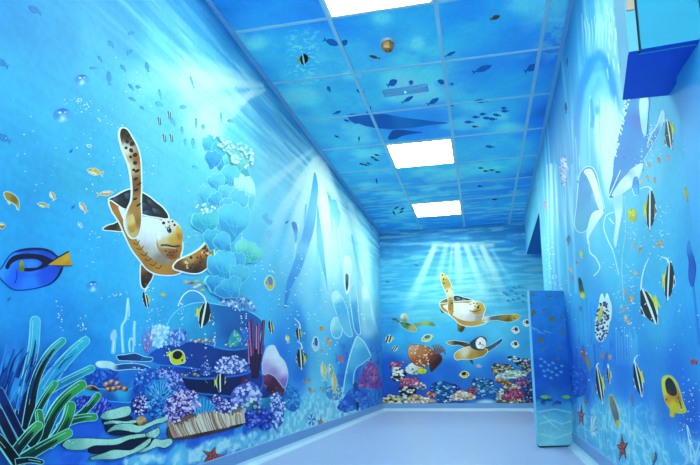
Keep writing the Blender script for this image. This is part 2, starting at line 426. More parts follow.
us = np.concatenate([np.arange(YN, 1.25, 0.05), np.arange(1.25, OPY - .01, 0.007), np.arange(OPY, YB, 0.02), [YB]])
vs = np.concatenate([np.arange(0.0, OPZ - .004, 0.007), np.arange(OPZ, CEIL, 0.007), [CEIL]])
K = Canvas(WR, us, vs, ctrlR)
U, V = K.U, K.V
K.C = np.clip(K.C * (1 + (fbm(U * 3, V * 4, 61) - .5) * .14)[..., None], 0, 1)
mk = K.band(540, 600, -60, 230, 14)
st = fbm(U * 9, V * .8, 62, 3)
K.mix(mk * sst(.5, .62, st) * .5, '#2f96e0'); K.mix(mk * (1 - sst(.35, .5, st)) * .6, '#a0e2f6')
# the big painted swirl of light
for r, h, a in [(1.0, '#48acea', .85), (.86, '#2f9fe6', .9), (.74, '#48b4ee', .8), (.62, '#7ccdf2', .8)]:
    K.blob(599, 118, 31 * r, 92 * r, h, a)
K.stroke([(577,170),(578,120),(583,84),(591,62),(599,54),(606,62),(612,84),(616,110)], 8, 6, '#2c98e6', .95)
K.stroke([(583,165),(584,122),(588,92),(595,76),(601,74),(606,88),(610,112)], 6, 5, '#6cc8f2', .9)
K.blob(603, 130, 14, 56, '#e0f7ff', .85)
for i in range(9): K.stroke([(590 + i * 3.2, 96 + (i * 5) % 13), (589 + i * 3.6, 130), (590 + i * 4, 168)], .8, 1.5, '#54b8ee' if i % 2 else '#f4fdff', .6, .2)
for i in range(7): K.stroke([(572 + i * 1.8, 120 + i * 9), (575 + i * 1.5, 190)], .7, 1.3, '#48b0ec' if i % 2 else '#d8f6fe', .6, .1); K.blob(612, 150, 14, 60, '#d8f4fc', .8)
for i in range(16):
    x = 584 + i * 2.2
    K.stroke([(x + (i - 8) * .3, 14 + (i * 7) % 11), (x + (i % 3 - 1), 34), (x - 1, 56)], .6, 1.3, '#dff7ff', .8, .1)
for i in range(14):
    x = 606 + (i * 5) % 16; y = 4 + i * 5
    K.stroke([(x, y), (x + 1.5, y + 10)], .8, 1.4, '#f6feff', .85, .4)
K.stroke([(591,100),(593,118),(592,126)], 2, 3, '#2f9ce4', .9); K.blob(597, 110, 4, 8, '#38a4e8', .8)
for x, w, a in [(552, 2.5, .8), (557, 2, .35), (566, 1.5, .4), (573, 2, .35), (548, 1.3, .6)]:
    K.stroke([(x - 1, 165), (x, 230), (x + 3, 292)], w, w, '#d8f8fe', a, .3)
for i in range(12):
    x = 557 + i * 4.2; K.stroke([(x, 296 + i * 3 % 17), (x + 2, 350)], .8, 1.2, '#1c70d8', .5, .05)
K.mix(K.band(553, 612, 340, 402, 8) * sst(.5, .64, fbm(U * 16, V * 14, 66)) * .55, '#1848c8')
# rippled sand
rg = 1 - np.abs(fbm(U * 9 + V * 4, V * 15, 64, 2) - .5) * 2.4
rg = np.maximum(rg, 1 - np.abs(fbm(U * 12 - V * 5, V * 17, 67, 2) - .5) * 2.6)
sand = K.band(550, 720, 405, 520, 12) * (1 - K.band(655, 720, 398, 440, 10) * .8)
K.mix(sand * .45, '#6cccea')
K.mix(sand * sst(.86, .98, rg) * .55, '#dcf8fc'); K.mix(sand * (1 - sst(.55, .85, rg)) * .4, '#3aa4e4')
K.mix(K.band(575, 690, 348, 398, 14) * .35, '#1c6cdc'); K.mix(K.band(650, 720, 392, 430, 12) * .4, '#1858c8')
for cx, cy, w in [(623,350,14),(634,352,9)]:
    for i in range(5): K.stroke([(cx - w / 2 + i * w / 5, cy - 22 + i % 3 * 5), (cx - w / 2 + i * w / 5 + 1, cy + 14)], .9, 1.1, '#86d6f4', .6, .3)
K.stroke([(692,275),(696,310),(700,345)], 1.2, 2.4, '#1f78d0', .8)
K.build('wall_right', PAINT, kind='structure', hole=lambda u, v: (u > OPY) & (v < OPZ))

# recess in the right wall beside the far wall
def xr(y): return XR0 + SL * (YB - y)
prism('wall_recess', [(XREC, OPY - .1), (XREC + .05, OPY - .1), (XREC + .05, YB), (XREC, YB)], 0, OPZ, RECM, kind='structure')
prism('wall_jamb', [(xr(OPY) + .003, OPY - .02), (XREC, OPY - .02), (XREC, OPY), (xr(OPY) + .003, OPY)], 0, OPZ, RECM, kind='structure')
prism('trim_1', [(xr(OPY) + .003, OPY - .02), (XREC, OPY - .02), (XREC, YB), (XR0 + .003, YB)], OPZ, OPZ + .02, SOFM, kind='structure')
# unseen rear wall behind the camera; its wide opening is added for fill light
box('wall_rear', (XL - .1, -1.15, YN - .05, YN, 0, CEIL), REARM, kind='structure')
box('wall_rear_right', (.78, XREC, YN - .05, YN, 0, CEIL), REARM, kind='structure')
box('wall_rear_top', (-1.15, .78, YN - .05, YN, 2.35, CEIL), REARM, kind='structure')

# --- ceiling
ctrlC = [(250,20,'#2f90e0'),(300,50,'#3aa0e8'),(350,92,'#3ca4e8'),(280,100,'#44aaea'),(400,58,'#4cb0ea'),(440,20,'#2f98e8'),(500,30,'#3098e8'),(520,80,'#2f98e6'),(420,90,'#58b8ee'),(400,125,'#2f8ce4'),(370,160,'#38a0e6'),(500,120,'#3a9fe6'),(480,160,'#40a6e8'),(500,200,'#3498e4'),(400,210,'#2c8ce0'),(560,60,'#2878d4'),(540,120,'#2270d0'),(522,190,'#2474d4'),(470,230,'#2480d8'),(350,195,'#3098e4'),(330,5,'#2a88e0'),(390,20,'#3498e4'),(240,5,'#2484dc'),(380,228,'#2a84dc')]
K = Canvas(WC, np.concatenate([np.arange(XL, XREC, 0.010)]), np.concatenate([np.arange(YN, 1.7, 0.08), np.arange(1.7, 4.2, .008), np.arange(4.2, YB, 0.014), [YB]]), ctrlC)
U, V = K.U, K.V
K.C = np.clip(K.C * (1 + (fbm(U * 3.5, V * 3.5, 71, 4) - .5) * .35)[..., None], 0, 1)
cl = fbm(U * 2.2, V * 2.4, 72, 4)
K.mix(sst(.55, .75, cl) * .5, '#7cccf4')
K.mix((1 - sst(.3, .42, cl)) * .35, '#1c74d0')
for x, y, rx, ry in [(258,42,16,12),(300,96,30,14),(420,92,34,16),(382,18,16,10),(418,43,10,10),(512,128,26,8),(400,80,26,14),(500,116,14,7),(350,75,14,8)]: K.blob(x, y, rx, ry, '#98dcf6', .42)
K.mix(K.band(355, 540, 195, 236, 8) * sst(.52, .64, fbm(U * 4, V * 20, 74, 3)) * .45, '#2078d4')
K.mix(K.band(355, 540, 180, 236, 8) * (1 - sst(.35, .47, fbm(U * 4, V * 18, 75, 3))) * .45, '#70c8f2')
K.mix(K.band(288, 320, 28, 85, 8) * sst(.55, .7, fbm(U * 50, V * 50, 76, 2)) * .5, '#86d6f6')
K.mix(K.band(540, 575, -20, 60, 10) * sst(.5, .66, fbm(U * 30, V * 22, 77, 2)) * .5, '#64bcf0')
K.build('ceiling', CPAINT, gain=CGAIN, kind='structure')
box('ceiling_slab', (XL - .1, XREC + .1, YN - .05, YB + .1, CEIL + .09, CEIL + .14), REARM, kind='structure')

n = 2
def bar(x0, x1, y0, y1, mt, h=.006):
    global n
    box('trim_%d' % n, (x0, x1, y0, y1, CEIL - h, CEIL + .002), mt, bevel=.0012, kind='structure'); n += 1
for i in (1, 2, 3):
    bar(XL + i * TILE - .012, XL + i * TILE + .012, YN, YB, BARM, .007)
for j in range(-9, 9):
    y = ROW0 + j * TILE
    if y < YB - .05: bar(XL + .03, xr(y) - .02, y - .010, y + .010, BARM, .005)
bar(XL, XL + .028, YN, YB, EDGEM, .012)
prism('trim_%d' % n, [(xr(YN) - .025, YN), (xr(YN), YN), (XR0, YB), (XR0 - .025, YB)], CEIL - .012, CEIL + .002, EDGEM, kind='structure'); n += 1

# --- coved skirting
def skirt(name, A, B, nrm):
    A, B, nrm = Vector(A), Vector(B), Vector(nrm).normalized()
    prof = [(0, 0), (.045, 0), (.030, .006), (.017, .018), (.010, .036), (.008, SKIRT - .003), (.004, SKIRT), (0, SKIRT)]
    me = bpy.data.meshes.new(name); V = []; Fc = []; N = len(prof)
    for p in (A, B):
        for d, z in prof: q = p + nrm * d; V.append((q.x, q.y, z))
    for i in range(N): Fc.append((i, (i + 1) % N, N + (i + 1) % N, N + i))
    Fc.append(tuple(range(N))[::-1]); Fc.append(tuple(range(N, 2 * N)))
    me.from_pydata(V, [], Fc); me.update()
    bm = bmesh.new(); bm.from_mesh(me); bmesh.ops.recalc_face_normals(bm, faces=bm.faces[:]); bm.to_mesh(me); bm.free()
    o = link(name, me, [SKIRTM, COVEM], kind='structure')
    for p in me.polygons:
        c0 = p.center
        if c0.z < .03 and abs(p.normal.z) > .15: p.material_index = 1
    return o
skirt('baseboard_left', (XL, YN, 0), (XL, YB, 0), (1, 0, 0))
skirt('baseboard_far', (XL, YB, 0), (XREC, YB, 0), (0, -1, 0))
skirt('baseboard_right', (xr(YN), YN, 0), (xr(OPY), OPY, 0), (-1, 0, 0))

# --- ceiling lamps
DIFF = emit('lamp_diffuser', (.86, 1.03, .71), LAMP)
FRAMEM = mat('lamp_frame', '#e8f2fa', 0.4)
def lamp(j, label):
    x0, x1 = XL + TILE, XL + 2 * TILE; y0, y1 = ROW0 + j * TILE, ROW0 + (j + 1) * TILE
    cx, cy = (x0 + x1) / 2, (y0 + y1) / 2
    r = link('ceiling_light', None, label=label, cat='ceiling light', group='square ceiling lights'); r.location = (cx, cy, CEIL)
    h = TILE / 2 - .008; q = h - .018
    bm = bmesh.new()
    for b in ((-h, h, -h, -q), (-h, h, q, h), (-h, -q, -q, q), (q, h, -q, q)): box_bm(bm, *b, -.012, .0)
    link('frame', mesh_from(bm, 'frame'), [FRAMEM], parent=r)
    bm = bmesh.new(); box_bm(bm, -q, q, -q, q, -.009, -.002)
    link('diffuser', mesh_from(bm, 'diffuser'), [DIFF], parent=r)
lamp(6, 'square white lit ceiling panel nearest the far wall, smallest of the three')
lamp(3, 'square white lit ceiling panel in the middle of the row of three')
lamp(-1, 'square white lit ceiling panel cut by the top edge of the photo, largest of three')
lamp(-5, 'unseen square lit ceiling panel overhead, added to brighten the room')  # added fill lamp, out of view above the camera
lamp(-8, 'unseen square lit ceiling panel far behind the camera, added to brighten the room')  # added fill lamp, out of view behind the camera

# world: strong tinted fill light entering by the added rear opening
w = bpy.data.worlds.new('world'); bpy.context.scene.world = w; w.use_nodes = True
w.node_tree.nodes['Background'].inputs[0].default_value = (.90, .98, .76, 1); w.node_tree.nodes['Background'].inputs[1].default_value = FILLW
sc = bpy.context.scene
sc.view_settings.view_transform = 'Standard'; sc.view_settings.look = 'None'; sc.view_settings.gamma = 1
sc.view_settings.exposure = EXPO
# ================================================================ painted figures, left wall
W = '#f4fbfb'; K0 = '#140f18'

def sea_turtle_big():
    f = Fig('painted_sea_turtle', 'largest sea turtle painted on the left wall, white belly and one flipper raised high', 'sea turtle', WL, 'painted sea turtles', lay=4)
    # far fore flipper, hind flippers
    hind = [(103,229.5),(107,226),(113.5,224),(121,221),(124,226),(122,231),(113,230.5)]
    f.rim(hind, W, 1.0, 'hind_flipper'); f.patch(hind, [(103,229,'#5a3420'),(114,226,'#2c1a16'),(121,228,'#8a4c22')], 'hind_flipper')
    h2 = [(141.5,264),(146,265),(152,270),(152,277),(148,284),(144,288.5),(141,284),(140.5,274)]
    f.rim(h2, W, 1.1, 'hind_flipper#2'); f.patch(h2, [(145,267,'#9a5a24'),(145,285,'#2a1814'),(150,276,'#4a2a18')], 'hind_flipper#2')
    f.dots(h2, 7, (.8, 1.3), ['#1c1010', '#7a4a22'], 'hind_flipper#2', 3)
    sh = [(109,199.5),(115,196.5),(121,193),(128,190),(134,190),(142,193),(149,197),(155,202),(163,208.5),(168,217),(163,220),(152,219),(140,217),(128,212),(119,208),(113,206)]
    f.rim(sh, W, 1.3, 'shell'); f.patch(sh, [(112,200,'#3a2018'),(130,195,'#15121c'),(150,203,'#1c1a2a'),(165,216,'#0e0c14')], 'shell')
    for q in ([(112,199),(118,197),(122,199),(117,202)], [(124,194),(130,193),(133,197),(127,199)], [(136,194),(142,196),(145,200),(138,199)], [(147,199),(152,202),(155,207),(149,204)], [(139,202),(146,204),(149,209),(141,208)], [(152,208),(158,210),(161,214),(154,213)], [(143,211),(150,211),(152,215),(144,215)]):
        f.patch(q, [(q[0][0], q[0][1], '#46506e'), (q[2][0], q[2][1], '#20283e')], 'shell')
    body = [(109,201),(116,205),(122,209),(134,213),(148,217),(160,219),(170,222),(178,232),(182,246),(180,258),(188,262),(183,270),(176,274),(166,275),(155,273.5),(146,268),(139,259),(132,250),(126,238),(119,222),(112,211)]
    f.rim(body, W, 1.3, 'body')
    f.patch(body, [(110,202,'#b06420'),(116,212,'#c87828'),(122,226,'#b8702a'),(132,246,'#c98a3c'),(144,264,'#b87428'),(160,270,'#d08a38'),(176,268,'#b87030'),(176,240,'#caa060')], 'body')
    pl = [(118,207),(124,210),(130,214),(140,216),(152,218),(161,221),(158,232),(156,244),(160,253),(170,260),(168,264),(158,263),(148,256),(140,246),(133,234),(126,226),(121,216)]
    f.patch(pl, [(121,211,'#fbf4ee'),(140,222,'#ffffff'),(152,228,'#ffffff'),(158,238,'#f0ecf4'),(146,250,'#c4b2aa'),(160,260,'#94806f'),(134,230,'#fcf6f4'),(150,242,'#ece6ee')], 'plastron')
    for a, b in (((133,243),(139,240)), ((136,248),(143,246)), ((140,254),(147,252)), ((144,259),(151,258)), ((149,264),(156,262)), ((155,267),(161,265))):
        f.line([a, ((a[0] + b[0]) / 2 + .5, max(a[1], b[1]) + 1.6), b], .9, '#6a3814', 'body')
    # head
    hd = [(160,222),(165,218.5),(171,219),(177,223),(181,229),(182.5,238),(181,246),(180.5,252),(177,257.5),(171,259.5),(164,257),(160,250),(157,243),(157,232)]
    f.patch(hd, [(161,224,'#fbf8f6'),(166,232,'#f2eef0'),(175,224,'#e8dcd0'),(180,236,'#d8962c'),(172,240,'#e0a438'),(162,242,'#e8c890'),(172,254,'#8c4620'),(179,250,'#b8682a'),(163,252,'#a87850'),(158,236,'#ffffff')], 'head')
    for x, y, rx, ry in ((163,223,1.8,1.7),(168,222,1.2,.9),(172,221.5,1.1,.9),(174,225,1.2,1.4),(169,226,.9,.8),(177,227,.8,1.2),(165,227,.7,.6)):
        f.patch(ell(x, y, rx, ry, 20, 8), '#2a1c28', 'head', 0)
    f.patch(ell(168.5, 230, 2.3, 3.4, -25, 10), '#54465e', 'eye', 0); f.patch(ell(168.8, 230.2, 1.3, 2.1, -25, 10), '#0c0a12', 'eye', 0); f.patch(ell(167.8, 228.9, .5, .6, 0, 6), W, 'eye', 0)
    f.patch([(176,226),(180,230),(181,238),(178,240),(176,234)], [(178,228,'#f0b840'),(179,238,'#c87820')], 'head')
    f.line([(160,245.4),(166,245),(172,246.4),(179,246)], 1.5, '#2c1410', 'mouth'); f.line([(161,247),(168,247.6),(175,248.4)], .8, '#e8c8a0', 'mouth')
    for x, y in ((165,251),(169,252.5),(173,252),(171,255.5),(176,251),(167,255)): f.patch(ell(x, y, 1.1, .8, 30, 7), '#5a2412', 'head', 0)
    # right fore flipper (low)
    rf = [(176,262),(183,258),(190,255),(197,251),(203,246),(207,240),(209,236.5),(212.5,242),(213,252),(212,260),(207,267),(199,272.5),(190,273),(181,271),(173,268)]
    f.rim(rf, W, 1.3, 'fore_flipper'); f.patch(rf, [(178,266,'#6a3a1c'),(188,260,'#d8a058'),(200,252,'#d07a2c'),(209,243,'#d8b080'),(206,262,'#7a3c18'),(196,270,'#241410'),(185,270,'#5a2c14')], 'fore_flipper')
    f.dots([(182,262),(196,254),(207,244),(211,254),(206,263),(196,268),(184,268)], 34, (.7, 1.6), ['#4a2010', '#2e140c', '#6c3414', '#f0cc90'], 'fore_flipper', 5, 1.3)
    f.patch([(206,240),(209,237),(211.5,243),(211,250),(208,246)], '#e6d4b4', 'fore_flipper')
    # raised fore flipper
    lf = [(120.5,129),(126,130),(131,138),(135.5,146),(139,159),(140,182),(139.5,202),(140,220),(137.5,234),(132,238),(127,233),(124,222),(127,210),(131,200),(131.4,185),(128.6,167),(123,152),(119,137)]
    f.rim(lf, W, 1.4, 'fore_flipper#2')
    f.patch(lf, [(121,131,'#1c1210'),(128,136,'#4a2614'),(136,160,'#a05a24'),(124,150,'#f0e4d4'),(129,166,'#e8d0b0'),(136,185,'#8a4c20'),(133,205,'#c07c34'),(137,222,'#a8641e'),(130,230,'#e8b870'),(126,224,'#f2e0c4')], 'fore_flipper#2')
    for x, y, rx, ry in ((122,133,1.8,2.6),(127,136,2,2.4),(126,141.5,2.6,1.8),(131,144,2.4,2.8),(130,150.5,2.6,2),(125,148,1.6,1.6),(134,155,2.2,2.6),(129.5,157,1.7,1.5),(134,163,2.2,2.2),(136,171,1.6,3),(132.5,170,1.5,1.7),(134.5,179,1.5,2.6),(138,184,1,3),(135,190,1.4,2.6),(134,199,1.2,2.4),(137.5,205,1,3)):
        f.patch(ell(x, y, rx, ry, 60, 7), '#241312', 'fore_flipper#2', 0)
    f.patch([(127,218),(131,214),(134,222),(133,232),(129,231),(126.5,226)], [(128,220,'#f0c880'),(132,230,'#d09038')], 'fore_flipper#2')
    f.build()
sea_turtle_big()

def tang():
    f = Fig('painted_tang_fish', 'big royal blue fish with black band and yellow tail at the left edge', 'fish', WL, lay=4)
    b = [(-3,273),(2,268),(8,258),(15,252),(26,249),(40,248.6),(50,251),(57,257),(61,263),(62,268),(58,276),(50,283),(41,286.5),(28,289),(15,289.5),(6,284)]
    f.rim(b, '#1c2c78', .9, 'body')
    f.patch(b, [(0,272,'#3aa0f0'),(10,258,'#2f8cf0'),(26,251,'#1c50c8'),(45,251,'#1a44bc'),(12,280,'#2468ec'),(28,284,'#3088f2'),(46,274,'#1e50dc'),(56,266,'#1c48cc'),(30,263,'#3c94f4'),(20,272,'#2060e8')], 'body')
    f.patch([(5,268),(7,262),(13,256),(24,253.6),(36,254),(45,256),(53,260),(56,262),(48,266),(41,269),(30,271.5),(24,271),(20,268.5),(26,268),(36,267.5),(41,264.5),(41,262),(36,259.5),(28,259),(18,260),(11,264),(8,269)], '#10103c', 'band')
    f.patch([(43,286),(50,283),(56,277),(60,269),(62.5,267),(61,273),(56,280),(49,285)], '#0e1440', 'anal_fin', 3)
    f.patch([(14,252.5),(24,248.6),(40,248),(50,250.4),(59,257.5),(56,257),(49,252.3),(40,250.2),(26,250.6)], '#101a58', 'dorsal_fin', 3)
    t = [(47.5,265),(58,258),(69,252),(70,259),(72,265.5),(60,265.3)]
    f.patch([(46,265),(57,257),(68,251),(69.2,252),(58,259)], K0, 'tail_fin', 0); f.patch([(50,265.5),(60,264.5),(72.3,264.6),(72,266.2),(58,266.4)], K0, 'tail_fin', 0)
    f.patch(t, [(49,265,'#d89a20'),(66,258,'#e8a828'),(70,262,'#d89018')], 'tail_fin', 0)
    f.patch([(21,260),(23.6,264),(23.6,270),(21,272),(18.6,270),(19,264)], [(21,261,'#a8a020'),(21,270,'#6c7c14')], 'pectoral_fin')
    f.line([(16,271),(16.5,277),(14.5,283)], .8, '#14308c', 'body')
    f.patch(ell(7, 266.4, 1.5, 1.6), '#0a0a28', 'eye', 0)
    f.build()
tang()

def butterfly(wall, x, y, w, h, ang, label, flip=1, group='painted black and yellow round fish', cols=('#ecd820', '#10101c'), lay=5):
    """round fish: yellow oval body, black saddle, white edge, small tail"""
    f = Fig('painted_butterfly_fish', label, 'fish', wall, group, lay=lay)
    a = math.radians(ang); T = lambda u, v: (x + u * w * math.cos(a) - v * h * math.sin(a), y + u * w * math.sin(a) + v * h * math.cos(a))
    body = [T(flip * u, v) for u, v in ((-1, .05), (-.7, -.5), (-.2, -.85), (.35, -.8), (.75, -.35), (.85, .1), (.6, .6), (.1, .85), (-.4, .7), (-.75, .35))]
    tail = [T(flip * u, v) for u, v in ((.75, .0), (1.2, -.3), (1.15, .1), (1.25, .45), (.75, .3))]
    f.patch(tail, cols[0], 'tail_fin'); f.rim(body, '#e8f4e0', .7, 'body'); f.patch(body, cols[0], 'body')
    f.patch([T(flip * u, v) for u, v in ((-.3, -.7), (.3, -.75), (.65, -.3), (.5, .2), (.0, .25), (-.35, -.1))], cols[1], 'saddle')
    f.patch(ell(*T(-.65 * flip, -.02), .09 * w + .3, .09 * h + .3), cols[1], 'eye', 0)
    return f.build()

def idol(wall, P, label, group, lay=5, streamer=None, name='painted_bannerfish', yellow='#e8dc28'):
    """banded fish; P = (centre, vector to the tail, vector to the dorsal fin) in the photo"""
    (x, y), (ax, ay), (bx, by) = P
    g_ = 1.28 if wall is WR else 1.08; ax *= g_; ay *= g_; bx *= 1.04; by *= 1.04
    f = Fig(name, label, 'fish', wall, group, lay=lay)
    T = lambda u, v: (x + u * ax + v * bx, y + u * ay + v * by)
    if streamer: f.line(streamer, 1.5, W, 'dorsal_streamer', .5)
    f.patch([T(*q) for q in ((.8, -.15), (1.12, -.35), (1.05, 0), (1.12, .35), (.8, .15))], yellow, 'tail_fin', 0)
    body = [T(*q) for q in ((-1, -.1), (-.75, .22), (-.45, .62), (-.1, 1.0), (.25, .85), (.6, .5), (.86, .15), (.86, -.15), (.55, -.6), (.2, -1.0), (-.1, -.8), (-.45, -.5), (-.75, -.3))]
    f.patch(body, W, 'body', 2)
    f.patch([T(*q) for q in ((-.70, .3), (-.25, .88), (.02, .98), (-.02, .2), (-.02, -.85), (-.4, -.58), (-.66, -.3))], K0, 'front_band', 0)
    f.patch([T(*q) for q in ((.2, .88), (.46, .66), (.66, .1), (.54, -.62), (.16, -1.04), (.24, -.2))], K0, 'rear_band', 0)
    f.patch([T(*q) for q in ((.46, .66), (.86, .2), (.86, -.15), (.62, -.45), (.68, 0))], yellow, 'body', 0)
    f.patch([T(*q) for q in ((-1, -.1), (-.8, .16), (-.72, -.02), (-.8, -.22))], '#3c3430', 'snout', 0)
    return f.build()

def tiny(wall, x, y, L, h, ang, col, label, group, name='painted_reef_fish', cat='fish', lay=5, col2=None, rim=None):
    f = Fig(name, label, cat, wall, group, lay=lay)
    a = math.radians(ang); T = lambda u, v: (x + u * L / 2 * math.cos(a) - v * h / 2 * math.sin(a), y + u * L / 2 * math.sin(a) + v * h / 2 * math.cos(a))
    o = [T(*q) for q in ((-1, 0), (-.6, -.7), (-.05, -1), (.4, -.6), (.62, -.15), (1, -.8), (.86, 0), (1, .8), (.62, .15), (.4, .6), (-.05, 1), (-.6, .7))]
    if rim: f.patch(grow(o, .5), rim, None, 0)
    f.patch(o, col, None, 0)
    if col2: f.patch([T(*q) for q in ((-.9, .1), (-.4, .65), (.1, .75), (.35, .35), (-.2, .15))], col2, None, 0)
    f.patch(ell(*T(-.66, -.2), .5, .5, 0, 5), '#181420', None, 0)
    return f.build()

# banded fish below the turtle
idol(WL, ((145.5, 300), (3.2, -.8), (-1.8, -9)), 'small black and white banded fish directly under the big turtle', 'painted banded fish', streamer=[(145,292),(146,289),(149,287)])
idol(WL, ((204.3, 315), (-7, -2.6), (2.6, -13.5)), 'banded fish with long white trailing fin above the dark blue basin coral', 'painted banded fish', streamer=[(206,304),(204,297),(197,291.5),(189,291),(182,297),(178,306)])
idol(WL, ((220.5, 381), (-5.5, 1.5), (0, -11)), 'yellow-tailed banded fish in front of the dark basin coral, above the brown coral', 'painted banded fish', streamer=[(219,372),(220,366),(224,361)])
idol(WL, ((270.5, 327), (2.8, 0), (-.8, -7)), 'small banded fish just above the purple barrel sponge', 'painted banded fish')
idol(WL, ((298.3, 334), (3.2, 0), (-.6, -7)), 'upper of two small banded fish with trailing fins right of the barrel sponge', 'painted banded fish', streamer=[(300,329),(299,323),(294,318)])
idol(WL, ((300.3, 359), (4.6, 0), (-.8, -11)), 'lower and larger of two banded fish with trailing fins right of the barrel sponge', 'painted banded fish', streamer=[(302,349),(301,344),(297,341)])
butterfly(WL, 177, 357.5, 8.5, 8.5, 30, 'round yellow fish with black blotch before the dark basin coral on the left wall', flip=-1)
butterfly(WL, 269.5, 283, 4.8, 8.2, 0, 'round grey and orange fish alone in the light water of the left wall', cols=('#d8b868', '#5888b8'))
butterfly(WL, 315.5, 344, 3.2, 8, 0, 'tall oval blue and white fish left of the ghostly dolphins', cols=('#b8d8e8', '#2454a8'))
tiny(WL, 287.5, 339, 9, 4.5, 78, '#e8dc90', 'pale yellow upright fish right of the barrel sponge', 'painted small fish', col2='#f6f6e0')
for x, y, L, h, a, c, t in ((322, 328.5, 6, 5, 20, '#d8a038', 'small orange fish above the oval blue and white fish'), (328.5, 342, 10, 5, 75, '#d89868', 'orange and white upright fish beside the ghostly dolphin'), (341, 359, 9, 6, 60, '#c86a90', 'pink fish in front of the ghostly dolphin'),
    (305, 382, 5, 3, 70, '#e09048', 'tiny orange fish above the sand, first of three'), (310, 390, 6.5, 3.4, 60, '#d88a50', 'tiny orange fish above the sand, lowest of three'), (309, 380, 4.5, 3, 70, '#c89060', 'tiny orange fish above the sand, right of three'),
    (321.5, 389, 5, 3, 60, '#b8b878', 'tiny yellowish fish above the sand beside the striped fish'), (322, 351, 4.5, 3, 50, '#d8a880', 'tiny pinkish fish under the oval blue and white fish')):
    tiny(WL, x, y, L, h, a, c, t, 'painted small fish', rim=None)
for x, y, L, c, t in ((323.5, 371.5, 20, '#e0d488', 'tall striped cream fish above the sand, leftmost of three'), (330.5, 371, 14, '#a8b888', 'slim olive fish between two cream fish above the sand'), (334, 383, 22, '#e8c878', 'tall yellow and white fish above the sand, rightmost of three')):
    tiny(WL, x, y, L, 5.5, 84, c, t, 'painted small fish', col2='#f2eede', rim='#d8ecec')
tiny(WL, 305.5, 356, 6, 3.4, 70, '#3a5078', 'small dark fish touching the larger banded fish', 'painted small fish')

# orange damselfish on the far left
for x, y, L, h, a, c, t in ((95, 172, 17, 7, 14, '#e8b040', 'orange-yellow fish with white fins, highest of the loose shoal left of the turtle'), (105, 193.5, 17, 4.6, 172, '#e0a868', 'slim orange fish touching the tip of the turtle shell'), (52.5, 196, 9, 5, 60, '#d8a860', 'small upright orange fish in the middle of the left wall shoal'),
    (43, 205, 12, 4.5, 12, '#b8a84c', 'flat olive fish in the middle of the left wall shoal'), (83, 207.5, 12, 5, 55, '#e0a88c', 'pale pink fish left of the turtle'), (1, 226, 8, 6, 170, '#c87828', 'orange fish cut by the left edge above the blue fish'), (80, 293 - 68, 6, 3, 60, '#8ac8dc', 'faint pale fish left of the turtle flipper')):
    tiny(WL, x, y, L, h, a, c, t, 'painted orange shoal', rim='#e0f2f0', col2='#f6ecd0')
f = Fig('painted_reef_fish', 'curved brown-gold fish at the left edge of the left wall', 'fish', WL, 'painted orange shoal', lay=4)
o = [(4,193),(9,192.5),(15,196),(18.5,202),(18,210),(15.5,205),(10,201.5),(6,199)]
f.rim(o, '#dcece0', .7, 'body'); f.patch(o, [(6,194,'#b8902c'),(15,200,'#8a6a20'),(17,208,'#c8a850')], 'body'); f.patch([(7,200),(10,202),(9.5,205),(7.5,203)], '#e8dcb0', 'pectoral_fin'); f.build()
r = random.Random(5)
for i, (x, y) in enumerate(((186,282),(191,283),(196,281),(199,285),(204,283),(208,286),(202,290),(195,287))):
    tiny(WL, x, y, 6.5, 2.6, r.choice((5, 170, -8)), ('#e0c070', '#c84848', '#b8d060', '#e8e0b0')[i % 4], 'tiny bright fish in the huddle under the turtle fore flipper', 'tiny fish under the turtle flipper')
tiny(WL, 163, 294.5, 6, 4, 20, '#d8d060', 'tiny yellow fish between the banded fish on the left wall', 'painted small fish')

# silhouettes
SIL = [(111,44,9,5,50),(131,33,7,4,160),(129,52,7,5,140),(100,59,8,3,55),(93,68,8,3,0),(109,78,15,5,85),(123,68,9,4,50),(147,67,11,4,75),(131,87,9,3,50),(138,87,6,4,20),(132,99,8,3,25),(160,94,11,2.6,75),(142,108,5,3,40),(159,104,9,6,20),(183,107,7,5,0),(192,82,14,1.8,72),(173,122,9,4,60),(182,130,8,3,80),(196,123,11,2.5,88),(221,117,10,2.4,84),(230,121,6,4,10),(203,127,6,4,80),(185,142,7,3,85),(193,143,11,4,85),(195,167,6,4,20),(206,150,5,3,40)]
for x, y, L, h, a in SIL:
    tiny(WL, x, y, L, h, a, '#3c9cd8' if x < 150 else '#58b4e0', 'plain blue fish silhouette in the school above the big turtle', 'blue fish silhouettes on the left wall', 'painted fish_silhouette'.replace(' ', '_'))
for x, y in ((159,121),(169,115),(164,138),(171,138)):
    f = Fig('painted_striped_fish', 'tiny black-striped fish among the blue silhouettes above the turtle', 'fish', WL, 'tiny striped fish above the turtle')
    f.patch(ell(x, y, 2, 4.2, 10, 9), '#a8d4e4', None, 0); f.line([(x - 1, y - 4), (x, y + 4)], .9, '#24202c'); f.line([(x + 1, y - 3), (x + 1.6, y + 4)], .8, '#34303c'); f.build()
for x, y, t in ((35, 10, 'dark blue fish shape at the top of the left wall, left of centre'), (2, 63, 'dark blue fish shape cut by the left edge'), (4, 138, 'faint long blue fish shape at the left edge of the wall')):
    tiny(WL, x, y, 16, 7, 30, '#2f88cc', t, 'dark blue fish shapes on the left wall', 'painted_fish_silhouette')
for x, y in ((71, 151), (73, 207), (9, 299), (286, 306), (287, 222)):
    tiny(WL, x, y, 5, 2.4, -50, '#2470c8', 'tiny dark blue fish alone in the open water of the left wall', 'tiny dark blue fish', 'painted_fish_silhouette')

